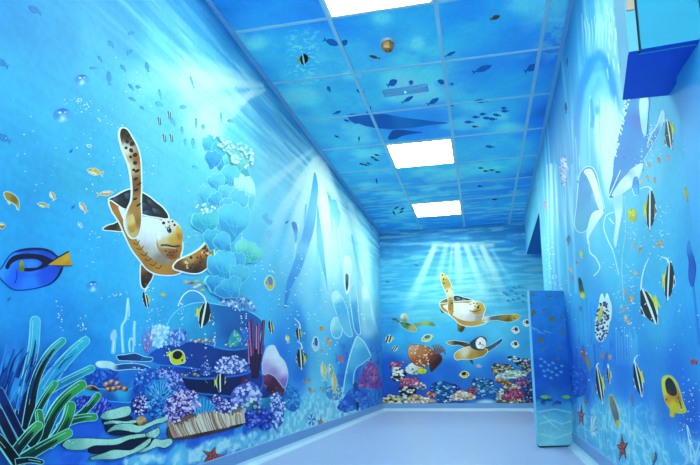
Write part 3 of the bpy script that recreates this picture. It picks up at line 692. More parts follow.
# big water drops
for x, y, rx, ry, t in ((62.5, 115.5, 9.5, 7.3, 'largest clear blue water bubble high on the left wall'), (82, 80, 7.5, 5.5, 'second clear blue bubble, above the largest one'), (93, 286.5, 6.2, 5.6, 'pale bubble low between the blue fish and the turtle')):
    f = Fig('painted_bubble', t, 'bubble', WL, 'large painted bubbles', lay=2)
    f.patch(ell(x, y, rx, ry, 0, 16), [(x, y - ry, '#2468d0'), (x - rx * .6, y, '#3c98e4'), (x + rx * .6, y, '#48a8e8'), (x, y + ry * .5, '#b8ecf6'), (x + 2, y + ry, '#58b8ec')], None, 0, fine=1.1)
    f.patch(ell(x - rx * .3, y - ry * .4, rx * .18, ry * .16, 0, 7), W, None, 0); f.patch(ell(x + rx * .25, y - ry * .45, rx * .1, ry * .1, 0, 6), W, None, 0)
    f.build()
f = Fig('painted_bubbles', 'streams of tiny white bubbles painted across the left wall', 'bubbles', WL, kind='stuff', lay=12)
r = random.Random(11)
def dot(f, x, y, q): f.patch(ell(x, y, q, q, 0, 6), '#ecfaff', None, 0, step=0.000002)
for x0, y0, x1, y1, n, j in ((75,98,122,130,34,5),(88,130,90,200,16,3),(60,295,62,345,18,2),(80,310,82,350,18,2),(100,298,128,292,14,1),(96,230,92,270,12,4),(120,150,150,165,16,14),(150,285,148,350,18,3),(172,300,150,330,14,8),(180,300,182,345,14,1.5),(205,330,206,384,26,.8),(213,312,214,350,20,.8),(240,305,241,346,18,.8),(246,310,247,340,14,.8),(232,286,236,310,14,2),
    (165,350,160,380,18,5),(140,360,142,380,10,5),(190,355,192,378,12,4),(262,250,266,300,20,6),(270,300,310,320,24,12),(285,255,330,300,40,18),(300,340,340,372,20,8),(340,300,365,320,20,6),(190,180,195,250,20,10),(120,60,150,110,14,12),(70,100,100,110,10,8),(5,100,120,220,26,30),(236,190,240,290,20,4),(20,110,30,190,5,8),(330,330,350,365,16,8)):
    for i in range(n):
        t = r.random(); dot(f, x0 + (x1 - x0) * t + r.gauss(0, j), min(y0 + (y1 - y0) * t + r.gauss(0, j * .8), 400), r.choice((.35, .45, .6, .8)))
for x, y in ((79,100),(88.5,146)):
    f.patch(ell(x, y, 2.4, 1.7, 0, 10), '#e6f8fc', None, 0); f.patch(ell(x, y, 1.5, 1, 0, 10), '#52bce4', None, 0)
f.build()

# ghostly whales and dolphins in the light
def ghost(pts, cols, label, lay=1, name='painted_dolphin', cat='dolphin', extra=None, rim=None, group='pale dolphins of the left wall'):
    f = Fig(name, label, cat, WL, group, lay=lay)
    if rim: f.rim(pts, rim, .8, 'body' if extra else None)
    f.patch(pts, cols, 'body' if extra else None)
    if extra: extra(f)
    f.build()
ghost([(314.7,172),(318,186),(317,205),(314.5,226),(309,246),(301,270),(292,286),(285,307),(286,286),(291,270),(298,250),(304,228),(309,204),(312,186)], [(315,176,'#40a8ee'),(313,205,'#64bef2'),(309,235,'#48a4ee'),(298,262,'#48a8f0'),(290,285,'#3c98ea'),(286,303,'#3488e4'),(303,250,'#7cc8f4')], 'large dark blue diving dolphin shape in the light shaft, longest on the left wall', extra=lambda f: f.patch([(291.5,223),(295,222),(297.6,228),(297,240),(295,243),(294,233)], [(293,224,'#2a7cd8'),(296,240,'#58b4ee')], 'fin'))
ghost([(317.5,205),(320,220),(322.5,238),(325,262),(327.5,291),(324.5,276),(320,258),(316.5,236)], [(318,208,'#5cb8f0'),(322,245,'#74c6f2'),(326,285,'#58b4f0')], 'slim upright blue dolphin shape right of the largest one')
ghost([(327,191),(331,199),(336,200),(338,208),(340.5,214),(338.5,228),(334,220),(330,208)], [(328,193,'#58b4ee'),(335,208,'#74c6f2'),(338,224,'#88d2f4')], 'short blue dolphin shape beside the ceiling edge of the left wall')
ghost([(344,258),(347,255.5),(350.5,259),(352,268),(350,280),(349,291),(346,294),(344,284),(343.4,270)], [(347,258,'#f4fcff'),(347,270,'#d8f0fa'),(349,288,'#f0fafe')], 'white whale head with dark eye patch near the far corner of the left wall', name='painted_beluga', cat='whale', extra=lambda f: f.patch([(345.6,274),(348.4,276),(348,287),(346.4,291),(345.4,283)], [(347,276,'#3a6aa8'),(347,288,'#101c50')], 'eye_patch'))
ghost([(350,292),(354,284),(357,300),(358.5,318),(360,334),(355,330),(352,312)], [(351,292,'#9cdcf6'),(356,312,'#48a8e8'),(359,332,'#3a98e2')], 'blue body under the white whale head', name='painted_beluga', cat='whale', rim='#c8effc')
ghost([(332,296),(336,291),(342,298),(347,310),(350,326),(352,336),(346,334),(340,322),(335,308)], [(334,296,'#c8f0fa'),(341,308,'#4fb4ee'),(349,330,'#6cc4f2')], 'light blue rounded seal-like shape left of the white whale', rim='#b8eafa', name='painted_seal', cat='seal')
ghost([(331,326),(334,318.5),(338,319),(341,325),(341.5,333),(338,338),(333,336)], [(332,324,'#c4eefa'),(337,326,'#8cd8f4'),(338,335,'#5cbcec')], 'round pale head outlined in white, lowest of the pale heads', rim='#d8f6fc', name='painted_seal', cat='seal')
def tailx(f):
    f.patch([(353,384),(357,383),(358.6,392),(358.6,407),(357,410),(355.4,396)], [(355,386,'#24489c'),(358,405,'#0c1440')], 'tail')
    f.line([(343,392),(346,372),(351,352),(357,336)], 1.1, '#c4f2fc', 'outline'); f.line([(357,336),(364,342),(371,356)], 1.1, '#c4f2fc', 'outline'); f.line([(371,357),(363,363),(355,370),(353,384)], .9, '#a8e6fa', 'outline')
ghost([(343,394),(344,380),(348,360),(352,346),(357,336),(364,342),(371,356),(363,364),(356,370),(354,386),(349,390)], [(345,388,'#48b8ee'),(350,360,'#58c0f0'),(357,342,'#7cd2f4'),(366,354,'#40aaea'),(353,380,'#2c90e2')], 'big outlined dolphin diving to the sand in the far left corner, black tail below', extra=tailx)
ghost([(362,290),(365,286),(369,296),(371,312),(372,330),(367,326),(364,308)], [(364,290,'#e0f8fe'),(369,310,'#9adcf6'),(371,326,'#7cccf2')], 'pale narrow dolphin shape at the far corner of the left wall')
ghost([(262,216),(267,213),(268,219),(273,221),(270,225),(266,222)], '#58b0e8', 'small blue dolphin left of the light shafts, upper of two'); ghost([(266,232),(271,230),(272,236),(268,238)], '#74c4ee', 'small blue dolphin left of the light shafts, lower of two')

# tower of plate-like leaves
f = Fig('painted_shelf_coral', 'tall tower of turquoise rounded coral plates behind the big turtle', 'coral', WL, lay=0)
LOB = [(212,146,8,10,'#5cc4e4','#2c9cd8'),(221,155,10,13,'#48c0dc','#1e8cd0'),(213,160,8,8,'#3aa8e0','#1f84cc'),(238,165,10,17,'#7cdce0','#1ca4c0'),(229,178,9,11,'#58c8e4','#2096d4'),(216,183,8,8,'#58c4ea','#2494d8'),(246,192,9,16,'#bcecec','#58c4dc'),(225,193,7,7,'#68ccec','#2898dc'),(206,196,8,9,'#5cc8ea','#2ea4dc'),(215,200,7,6,'#4ab8e4','#2494d8'),
    (236,203,9,12,'#58c4e8','#289cd8'),(226,206,6,7,'#54c0e8','#2090d4'),(206,222,13,11,'#54ccdc','#18a0c8'),(232,222,15,17,'#58ccea','#1c98d4'),(213,240,10,9,'#44bce0','#1c94cc'),(222,243,8,9,'#4cc0e8','#1c90d4'),(247,253,13,10,'#7ce0d8','#28b0c0'),(236,262,8,8,'#48b8e6','#2090d4'),(222,268,13,15,'#58ccec','#2094d4'),(237,276,9,10,'#58c4e4','#28a0d8'),(214,284,9,7,'#3cb0e4','#1c88d0'),(228,289,13,9,'#50c0e6','#2490d4')]
for i, (x, y, rx, ry, c1, c2) in enumerate(LOB):
    rx *= 1.05; ry *= 1.12
    a = [-20, 15, 5, -30, 25, -10][i % 6]; ra = math.radians(a); sg = 1 if i % 2 else -1
    o = [(x + sg * u_ * rx * math.cos(ra) - v_ * ry * math.sin(ra), y + sg * u_ * rx * math.sin(ra) + v_ * ry * math.cos(ra)) for u_, v_ in ((-1.05, -.3), (-.85, -.75), (-.45, -.8), (-.15, -1.05), (.35, -.85), (.7, -.95), (1.05, -.35), (.9, .15), (.6, .5), (.25, 1.1), (-.2, .8), (-.7, .45))]
    pn = 'plate#%d' % i
    f.patch(grow(crom(o, 4), .5), '#8ce0ee', pn, 0); f.patch(o, [(x - rx * .5, y - ry * .7, c1), (x + rx * .6, y - ry * .3, c1), (x + rx * .2, y + ry * .6, c2), (x - rx * .5, y + ry * .4, c2)], pn)
    f.line([(x - rx * .6, y - ry * .1), (x, y + ry * .25), (x + rx * .5, y + ry * .2)], .45, c1, pn)
    for k_ in (-.6, -.1, .45): f.line([(x + rx * .15, y + ry * .8), (x + rx * k_ * .7, y), (x + rx * k_, y - ry * .65)], .4, c1, pn)
for i, (x, y, rx, ry) in enumerate(((219,141,10,6),(226,146,6,6),(238,150,12,7),(246,158,6,12),(204,208,11,6),(234,160,5,4))):
    f.dots(ell(x, y, rx, ry), 26, (.7, 1.6), ['#e8fafc', '#c4eef6', '#a4e4f2'], 'polyps#%d' % i, 30 + i)
f.build()
# ================================================================ left wall reef
def coral(wall, name, outline, base, pal, n, size, label, cat='coral', group=None, lay=0, asp=1.0, ang=None, rim=None, seed=1, parent=None, shade=None):
    f = Fig(name, label, cat, wall, group, lay=lay)
    if rim: f.rim(outline, rim, .9)
    f.patch(outline, base)
    if shade: f.dots(outline, n // 2, (size[0], size[1] * 1.1), shade, None, seed + 50, asp, ang)
    f.dots(outline, n, size, pal, None, seed, asp, ang)
    return f.build()
# distant strands
f = Fig('painted_seaweed', 'dark blue feathery weed behind the finger coral at the left edge', 'seaweed', WL, lay=0)
r = random.Random(3)
for i in range(34):
    x = r.uniform(-4, 30); y = r.uniform(372, 412); dx = r.uniform(5, 16)
    f.line([(x, y), (x + dx * .4, y - 14), (x + dx, y - r.uniform(22, 34))], 1.8, r.choice(['#1c4ca4', '#2c7cd0', '#123a8c', '#3c98e0', '#0e2c70']), None, .5)
f.build()
f = Fig('painted_seaweed', 'blue grassy weed between the finger coral and the first coral plates', 'seaweed', WL, lay=0)
for i in range(30):
    x = r.uniform(34, 62); y = r.uniform(366, 400)
    f.line([(x, y), (x + 6, y - 8), (x + 14, y - 13)], 1.6, r.choice(['#1c50b8', '#2c74d8', '#4098e8', '#143c98']), None, .5)
f.build()
# green finger coral
f = Fig('painted_finger_coral', 'large clump of green and teal finger coral filling the lower left corner', 'coral', WL, lay=8)
BL = [([(35,321),(33.5,345),(29,368),(24,392),(20,415),(17,442)], 9, 11, '#48bce0', '#2a98cc', '#0c1c58'), ([(85,341),(72,353),(57,370),(44,390),(37,412)], 8, 15, '#30c0d8', '#22a4d8', '#2ca0d0'), ([(62,341),(51,351),(41,366),(34,384),(30,405),(26,430)], 6, 10, '#2ca8a8', '#123c3c', '#081420'),
    ([(91,368.5),(78,375),(62,383),(46,392)], 6, 7, '#2cb0b4', '#1f9cb8', '#1c80b0'), ([(54,384),(46,395),(38,409),(31,428)], 6, 7, '#3c9c48', '#1c6a44', '#0c2c34'), ([(97,396),(88,407),(74,420)], 6, 6, '#2c8c40', '#1c6c38', '#0c3434'), ([(81,385),(66,396),(54,411),(45,430),(38,446)], 9, 10, '#3ca44c', '#1c7038', '#0a2420'),
    ([(93,417),(82,418),(70,421),(58,428)], 7, 7, '#3ca050', '#247c44', '#144c38'), ([(70,406),(66,420),(58,434),(48,445)], 9, 10, '#3ca048', '#1a6834', '#0c3028'), ([(38,413),(39,424),(36,436),(28,446)], 7, 8, '#308c44', '#185838', '#081c20'),
    ([(-2,392),(6,408),(14,424),(23,441)], 9, 7, '#143078', '#0c1c58', '#080f38'), ([(-3,412),(4,426),(11,440),(14,452)], 9, 8, '#10204c', '#0a1434', '#081024'), ([(67,433),(52,441),(36,450),(17,462)], 8, 10, '#48ac54', '#1c6c34', '#0a2c24'), ([(37,425.5),(29,433),(19,445),(11,456)], 8, 10, '#48a04c', '#1c5c34', '#081c1c'), ([(-3,438),(6,449),(16,463)], 8, 10, '#102c30', '#081418', '#060c14'), ([(40,462),(28,460),(14,462)], 4, 6, '#103c40', '#0a2028', '#081420')]
for i, (pts, w0, w1, c1, c2, c3) in enumerate(BL):
    pn = 'branch#%d' % i; o = ribbon(pts, w0, w1, 5)
    o = [q for q in crom(pts[:1] and o, 1)]
    n = len(pts)
    f.patch(grow(o, .7), '#8ce0d8' if i not in (10, 11) else '#7cb0d0', pn, 0)
    a, m_, b = pts[0], pts[n // 2], pts[-1]
    f.patch(o, [(a[0], a[1], c1), (m_[0], m_[1], c2), (b[0], b[1], c3), (pts[-2][0], pts[-2][1], c3)], pn, 0)
    pp = pts[1:]; f.line([((3 * pp[0][0] + pts[0][0]) / 4 + .6, (3 * pp[0][1] + pts[0][1]) / 4 + .6)] + [(p[0] + w0 * .1, p[1] + w0 * .12) for p in pp], .6, c3, pn, w1 * .5)
    f.line([(p[0] - w0 * .28, p[1] - w0 * .1) for p in pts[:-1]], .5, '#a4ecdc' if i not in (10, 11) else c1, pn, .4)
f.build()
# low blue boulders and ledges
def ledge(pts, cols, label, lay=0, rim=None, name='painted_coral_ledge', cat='coral'):
    f = Fig(name, label, cat, WL, 'painted blue ledges', lay=lay)
    if rim: f.rim(pts, rim, .8)
    f.patch(pts, cols); f.build()
ledge([(78,393),(95,389),(120,391),(140,388),(142,398),(128,402),(100,400),(80,400)], [(85,392,'#2ca4d8'),(120,392,'#38b0e0'),(110,399,'#1658b8'),(138,396,'#1a60c0')], 'turquoise ledge under the brown pebbles corals', rim='#4cc4ec')
ledge([(85,372),(92,368),(108,371),(118,376),(116,386),(100,388),(86,384)], [(90,372,'#2c70d8'),(105,376,'#1c50c0'),(100,386,'#123a9c')], 'dark blue rounded rock left of the ledges')
coral(WL, 'painted_lumpy_coral', [(84,373),(94,369),(104,373),(107,382),(101,387),(88,386)], '#1844a8', ['#2c74dc', '#3c8cec', '#2060cc'], 40, (.9, 1.8), 'small blue lumpy coral beside the tip of the finger coral', lay=2)
coral(WL, 'painted_lumpy_coral', [(106,374),(110,369),(117,370),(118,379),(112,384),(106,381)], '#1c4cb0', ['#3478dc', '#1c44a0'], 20, (.9, 1.8), 'round blue lump left of the pale plates', lay=2)
# plates above
ledge([(96,364),(100,361.6),(110,362.2),(116,365),(124,364),(136,364),(148,367),(155,373),(150,371),(140,369),(128,369),(116,370),(108,367.5),(100,367)], [(98,364,'#e8f6ec'),(110,365,'#d0ecec'),(122,367,'#1c4c90'),(145,368,'#1c4c98')], 'pale thin shelf coral, lower of two stacked shelves under the white tubes', rim='#b4ecf0', lay=3)
ledge([(117,356),(125,355),(135,353.6),(144,357),(152,358),(150,361),(138,361),(126,360.4),(119,360)], [(120,357,'#182c68'),(135,357,'#1c3c80'),(148,359,'#2458a0')], 'dark thin shelf coral, upper of two stacked shelves under the white tubes', rim='#a8e4f0', lay=3)
f = Fig('painted_tube_coral', 'pale white finger tubes standing behind the thin shelf corals', 'coral', WL, lay=1)
for i, (pts, w) in enumerate((([(113,352),(114,340),(114.5,330)], 4.4), ([(123,352),(122,336),(122,326),(126,318),(127.6,302),(128,298)], 3), ([(129,317),(129,308),(128,299)], 1.6), ([(130,352),(129,343),(131,338),(133,342),(133,352)], 2), ([(134,345),(134,330),(134.6,321)], 3.2))):
    f.line(pts, w, '#8cdcf4', 'tube#%d' % i, w * .8); f.line([(p[0] - .3, p[1]) for p in pts], w * .35, '#d8f8fc', 'tube#%d' % i)
f.patch(ell(113.4, 336, 3.2, 5, 10, 10), '#b4d8f4', 'tube#0'); f.build()
f = Fig('painted_branch_coral', 'purple-pink feathery coral beside the pale tubes', 'coral', WL, lay=1)
for pts in ([(146,352),(147,340),(144,328)], [(147,352),(149,338),(151,327)], [(148,352),(152,342),(154,334)], [(145,350),(143,340),(142,334)]): f.line(pts, 2.6, '#6c70c8', None, 1.2); f.line(pts, .9, '#c898c8', None, .5)
f.build()
coral(WL, 'painted_cloud_coral', [(150,330),(156,325),(166,326),(170,334),(168,344),(160,348),(152,344)], '#88d0f0', ['#e8f6fc', '#c4ecf8', '#a8e0f4'], 60, (1, 2.2), 'soft white cloudy coral above the basin coral', lay=0)
coral(WL, 'painted_branch_coral', [(168,338),(173,330),(182,329),(187,335),(184,344),(172,346)], '#3c78d4', ['#a8d0f4', '#6ca4e8', '#2c58bc', '#c8c8f0'], 60, (.5, 1.0), 'small spiky lilac-blue coral on the rim of the basin', lay=3, asp=2.2, ang=75)
coral(WL, 'painted_branch_coral', [(217,292),(226,290),(238,294),(250,300),(256,311),(246,311),(232,307),(220,303)], '#4c98d8', ['#f0f0fc', '#c8d8f4', '#8cb8e8', '#3c68b0'], 90, (.6, 1.3), 'white frosted branching coral along the top of the upper basin', lay=3, asp=1.8, ang=80)
# giant basins
f = Fig('painted_basin_coral', 'giant dark blue basin-shaped coral stacked in three tiers on the left wall', 'coral', WL, lay=0)
f.patch([(160,372),(172,362),(262,352),(268,392),(262,418),(190,418),(165,405)], [(170,368,'#1c44ac'),(220,366,'#152c80'),(255,380,'#1c48b0'),(200,400,'#101c60'),(250,408,'#1c2c80')], 'shadowed_base')
up = [(166,330),(171,318),(180,309),(192,304),(204,303),(218,305),(236,308),(251,313),(262,322),(260,336),(256,348),(236,351),(210,350),(180,348),(164,347)]
f.rim(up, '#78dcf4', 1.0, 'upper_basin'); f.patch(up, [(168,330,'#3cb8ea'),(185,315,'#3cb4e4'),(205,330,'#2aa0d0'),(225,315,'#1c68b4'),(245,322,'#1a5cac'),(250,340,'#2470c8'),(215,345,'#2284d4'),(180,342,'#2c9ce0'),(230,334,'#1c58a4')], 'upper_basin')
mid = [(148,357),(155,350),(168,345),(184,342.6),(196,342),(208,345),(220,349),(234,350.5),(250,348),(262,342),(264,356),(256,368),(238,371),(210,370),(180,366),(158,364)]
f.rim(mid, '#2c94e8', 1.2, 'middle_basin'); f.patch(mid, [(155,356,'#1c54b8'),(180,352,'#163c98'),(210,356,'#1a3c94'),(240,356,'#16307c'),(258,352,'#2060c0'),(225,366,'#14286c')], 'middle_basin')
lo = [(175,377),(190,379),(208,379.5),(222,378),(240,376),(258,372),(262,384),(250,400),(232,396),(214,394),(196,392),(182,386)]
f.rim(lo, '#2c70dc', 1.8, 'lower_basin'); f.patch(lo, [(180,381,'#0e1850'),(210,386,'#0c1448'),(240,384,'#101c58'),(255,378,'#1c3c94')], 'lower_basin')
f.build()
def row(xs, y, label, cols, s=(1.6, 2.6), group='pebble-like corals on the basin rim'):
    for i, x in enumerate(xs):
        g = Fig('painted_pebble_coral', label, 'coral', WL, group, lay=14)
        yy = y + (i % 2) * 1.2; q = s[0] + (i * 7 % 5) / 5 * (s[1] - s[0])
        g.patch(ell(x, yy, q, q * .75, 0, 9), [(x - q * .3, yy - q * .4, cols[i % len(cols)]), (x + q * .5, yy + q * .5, '#785c48')], None, 0); g.patch(ell(x - q * .3, yy - q * .3, q * .3, q * .2, 0, 6), '#f8f4ec', None, 0); g.build()
row((191, 196, 199.5, 203, 206.5, 210, 214), 340.5, 'cream pebble-like coral lying on the rim of the upper basin, left group', ['#d8c8a0', '#e8e4d0', '#b8a474'])
row((226, 231, 247, 252), 345, 'pale pebble-like coral lying on the rim of the upper basin, right group', ['#a8d4c4', '#d0e0e8', '#b0c8e8'])
row((182, 185.5, 195, 198), 374.5, 'small stone-like coral on the lowest basin rim', ['#b0a080', '#8ca0a8'], group='stones on the lowest basin rim')
coral(WL, 'painted_branch_coral', [(231,334),(235,330),(240,336),(238,345),(230,346),(228,341)], '#2c9cb0', ['#7cd8a8', '#48b890', '#b0e8c0'], 34, (.6, 1.1), 'small green branching coral standing in the upper basin', lay=14)
coral(WL, 'painted_branch_coral', [(240,333),(245,329),(250,334),(248,341),(241,342)], '#2c74d4', ['#4c94e8', '#1c58c0'], 24, (.6, 1.2), 'small blue bush coral in the upper basin', lay=14)
coral(WL, 'painted_branch_coral', [(214,368),(218,360),(228,356),(240,357),(247,363),(247,372),(234,373),(220,374)], '#2c4cb0', ['#dcdcfc', '#f8f0ff', '#a8b4f0', '#f0e8ff', '#5c74d0'], 130, (.8, 1.5), 'pale lilac lumpy coral filling the middle basin', lay=14)
coral(WL, 'painted_branch_coral', [(199,366),(204,362),(210,365),(210,374),(201,375)], '#1c3c98', ['#6c8ce0', '#3c60c4', '#a8b8f0'], 34, (.5, 1), 'small dark blue tuft coral in the middle basin', lay=14)
# corals in front
coral(WL, 'painted_bush_coral', [(133,386),(137,374),(146,369),(158,368),(170,372),(176,382),(176,394),(160,398),(142,394),(134,392)], '#2058c0', ['#4c98ec', '#3478d8', '#90c0f4', '#1c48a8'], 170, (.6, 1.3), 'blue branching bush coral behind the round sponge', lay=15, asp=1.7)
coral(WL, 'painted_bush_coral', [(156,372),(166,368),(176,374),(184,384),(183,396),(172,396),(164,384)], '#3c50b8', ['#c0c0fc', '#8c9cf0', '#e4d8ff', '#2c3c98'], 120, (.5, 1.1), 'violet branching bush coral right of the round sponge', lay=17, asp=1.6)
f = Fig('painted_round_sponge', 'round ribbed turquoise blue sponge amid the bush corals', 'coral', WL, lay=19)
f.patch([(146,400),(145,389),(151,381),(159,379),(167,382),(172,391),(171,402),(160,406)], [(150,386,'#2ca0e0'),(160,381,'#38b4ec'),(168,394,'#1c84cc'),(152,400,'#1868b8')])
for i in range(22):
    a = -2.9 + i * .128; f.line([(159 + 3 * math.cos(a), 400 + 3 * math.sin(a)), (159 + 12 * math.cos(a), 399 + 18 * math.sin(a))], .7, '#5ccaf4' if i % 2 else '#145ca8', None, .5)
f.build()
coral(WL, 'painted_bush_coral', [(131,404),(134,398),(142,396),(148,400),(150,408),(144,414),(134,414)], '#242c88', ['#f0ecff', '#c8bcf0', '#6c6cc8', '#181c64'], 100, (.5, 1.1), 'white-tipped violet coral left of the bright blue one', lay=20, asp=1.4)
coral(WL, 'painted_bush_coral', [(146,404),(152,399),(164,399),(171,403),(170,414),(160,418),(150,416)], '#1454b0', ['#48a8f0', '#2c80dc', '#78c8f8', '#0e3c90'], 110, (.6, 1.2), 'bright blue branching coral under the round sponge', lay=21, asp=1.6)
coral(WL, 'painted_bush_coral', [(164,410),(166,400),(172,394),(184,391),(196,393),(200,402),(198,410),(186,414),(176,422),(168,420)], '#382c98', ['#f4dcf8', '#c8a0e4', '#8c7cd8', '#fff4ff', '#2c1c78', '#f0d0f4'], 240, (.6, 1.3), 'purple and pink branching coral left of the blue anemone', lay=22, asp=1.4)
coral(WL, 'painted_bush_coral', [(208,404),(214,394),(222,397),(230,404),(231,414),(216,416)], '#34309c', ['#d8d0fc', '#8c8ce4', '#f4ecff', '#242078'], 120, (.5, 1.1), 'lilac branching coral right of the blue anemone', lay=22, asp=1.4)
f = Fig('painted_anemone', 'bright blue upright anemone with many fingers above the brown coral', 'anemone', WL, lay=24)
f.patch([(190,406),(192,399),(197,396),(204,396),(210,400),(213,409),(210,416),(202,419),(194,416)], [(195,400,'#2080c8'),(208,404,'#1c6cb8'),(202,415,'#104c98')])
for i in range(24):
    x = 191 + i * .92; h = 16 - abs(i - 12) * .6; dx = (i - 12) * .28
    f.line([(201 + (x - 201) * .6, 418), (x, 410), (x + dx, 417 - h * 1.25)], 1.5, ['#2c9cdc', '#48b8ec', '#1c78c4'][i % 3], None, .9)
f.build()
f = Fig('painted_ridged_coral', 'long brown and cream ridged coral lying on the seabed of the left wall', 'coral', WL, lay=26)
o = [(167,430),(171.6,424),(179,418.5),(191,414.7),(200,417),(207,417.5),(214,414),(224.5,412.7),(232,410.5),(239,405),(242.6,409),(244,421),(238.7,426),(227,429),(211.6,433),(193.5,437),(179,439),(169,437.6)]
f.rim(o, '#4c2c34', .8); f.patch(o, [(172,434,'#5c3838'),(185,424,'#7c5c54'),(200,430,'#4c2c2c'),(220,422,'#6c4c44'),(238,414,'#8c7864'),(240,422,'#3c2c2c')])
r = random.Random(8)
for i in range(84):
    t = i / 83; x = 169 + 73 * t; yb = 439 - 15 * t; yt = 422 - 13 * t + 3 * math.sin(t * 9) + r.uniform(-2, 2)
    l = 6 if t < .75 else 1.5
    f.line([(x + l * .7, yb - 1), (x + l * .1, (yb + yt) / 2), (x - l * .3 + r.uniform(-1, 1), yt + .5)], 1.5, r.choice(['#d8b498', '#c49c84', '#e8d0b8', '#a07060', '#f0e4d0']), None, 1.2)
f.build()
coral(WL, 'painted_cauliflower_coral', [(231,404),(231,394),(236,387),(244,383),(252,382),(258,388),(261,398),(258,408),(248,406),(240,412),(234,410)], '#4460c8', ['#e8e4ff', '#c8ccfa', '#f8f4ff', '#98a4ec'], 80, (1.1, 2.0), 'pale lilac cauliflower coral left of the turquoise tube sponge', lay=24, shade=['#2c3ca4', '#4c5cc4'])
coral(WL, 'painted_tube_coral', [(240,385),(243,377),(246,380),(247,390),(242,393)], '#5c1c48', ['#8c3058', '#b04864', '#481438'], 20, (.7, 1.3), 'little dark red coral behind the lilac cauliflower coral', lay=23)
f = Fig('painted_tube_sponge', 'turquoise tube sponge with dark opening at the foot of the barrel sponge', 'sponge', WL, lay=26)
f.patch([(258,398),(262,393),(269,394),(272,402),(271,414),(266,419),(260,412)], [(261,398,'#2ca8c8'),(269,404,'#1c7cac'),(264,414,'#1460a0')], 'tube'); f.patch([(259,396),(264,391),(270,393),(268,397),(262,398)], '#142c88', 'opening')
f.patch([(242,407),(247,399),(256,402),(260,409),(258,413),(248,411)], [(245,406,'#1c9490'),(256,410,'#0c4858')], 'tube#2'); f.build()
coral(WL, 'painted_lumpy_coral', [(243,413),(250,409),(257,412),(258,424),(251,428),(244,423)], '#1c2ca8', ['#5c78e8', '#3c54d8', '#8ca4f4', '#141c80'], 60, (.8, 1.6), 'deep blue lumpy coral between the brown coral and the sponge', lay=26)
coral(WL, 'painted_lumpy_coral', [(258,412),(264,408),(270,412),(273,424),(266,430),(259,426)], '#1c34b0', ['#4c70e4', '#2c50d0', '#6c90f0', '#101c80'], 50, (.9, 1.7), 'deep blue lumpy coral below the tube sponge', lay=27)
coral(WL, 'painted_lumpy_coral', [(271,412),(270,400),(276,392),(283,399),(284,410),(281,424),(274,428)], '#2c5cc8', ['#d8e4ff', '#98b4f4', '#f0f4ff', '#3c50b8'], 120, (.6, 1.3), 'white-speckled blue coral right of the tube sponge', lay=26, asp=1.3)
coral(WL, 'painted_soft_coral', [(277,392),(285,384),(292,386),(298,394),(300,404),(294,412),(286,408),(280,402)], '#1c70c8', ['#3ca0e0', '#2888d4', '#58b8ec', '#1860b8'], 90, (.8, 1.8), 'blurred turquoise soft coral right of the barrel sponge', lay=0)
f = Fig('painted_tube_worms', 'bunch of thin dark red and violet stalks left of the barrel sponge', 'coral', WL, lay=20)
for i, (pts, w) in enumerate((([(253,377),(251,352),(248.5,322)], 2.6), ([(254,377),(253,350),(252,318)], 1.8), ([(254.6,377),(256,345),(256,326)], 2.2), ([(255.5,377),(258,350),(258.5,323)], 2), ([(256.5,377),(261,350),(263.4,320)], 2.2), ([(253,376),(249,360),(247,340)], 1.4))):
    f.line(pts, w * 1.3, '#3c1440' if i % 2 else '#28103c', 'stalk#%d' % i, w); f.line([(pts[1][0] - .2, pts[1][1] + 4), (pts[2][0] - .1, pts[2][1])], w * .6, ['#c06cb0', '#98488c', '#d890c4'][i % 3], 'stalk#%d' % i)
f.build()
f = Fig('painted_barrel_sponge', 'large barrel sponge, white-lilac top over a maroon base', 'sponge', WL, lay=22)
bs = [(263,372),(269,373),(278,380),(284,386),(283,394),(280,400),(274,402),(268,394),(264,384)]
f.patch(bs, [(265,375,'#8c3c6c'),(276,384,'#581c44'),(270,390,'#401034'),(280,396,'#6c2c50')], 'base')
f.dots(bs, 26, (.6, 1.2), ['#9c5068', '#38102c', '#b06c80'], 'base', 4)
tp = [(263,374),(262.6,362),(265,352),(268,347),(273,345.5),(276,350),(279,356),(284,362),(287,372),(286.6,380),(284,388),(280,383),(274,376),(268,373)]
f.rim(tp, '#b8d8f4', .7, 'top'); f.patch(tp, [(265,368,'#c8a8e0'),(268,352,'#e8ecfa'),(275,356,'#f8f8fe'),(283,370,'#f0e8fa'),(284,382,'#9c6cc0'),(274,372,'#b08cd4'),(279,364,'#f4f0fc')], 'top'); f.build()
# pebbles and sea snail
for x, y, c in ((106.5,384.5,'#d8a070'),(111.5,382,'#c894b8'),(117,383.5,'#d0a0c0'),(113.5,389,'#e0a058'),(108,389.5,'#b87c58'),(124.5,389,'#e89858'),(119,387.5,'#d88c90')):
    f = Fig('painted_shell_coral', 'brown and pink button coral in the little heap on the turquoise ledge', 'coral', WL, 'button corals on the turquoise ledge', lay=10)
    f.patch(ell(x, y, 3.4, 2.7, 0, 10), [(x - 1, y - 1.4, c), (x + 2, y + 2, '#5c342c')], None, 0); f.patch(ell(x - .8, y - .8, 1.1, .8, 0, 7), '#f4dcc8', None, 0); f.build()
f = Fig('painted_shell', 'dark brown ribbed shell right of the finger coral tips', 'shell', WL, lay=10)
f.patch([(85,387),(90,384.6),(95,386),(100,390.5),(93,390.6),(88,390)], [(88,386,'#8c7058'),(95,389,'#20181c')]); f.line([(86,386.6),(92,385.4),(99,389.6)], .7, '#d8c8a8'); f.build()
coral(WL, 'painted_branch_coral', [(74,404),(78,397),(88,396),(102,398),(110,404),(108,412),(98,417),(88,414),(78,410)], '#2034b0', ['#4c60e0', '#6c80f0', '#1c2890', '#8c90f4'], 130, (.4, .9), 'violet-blue spiny coral above the mint plates', lay=6, asp=3.2, ang=-70)
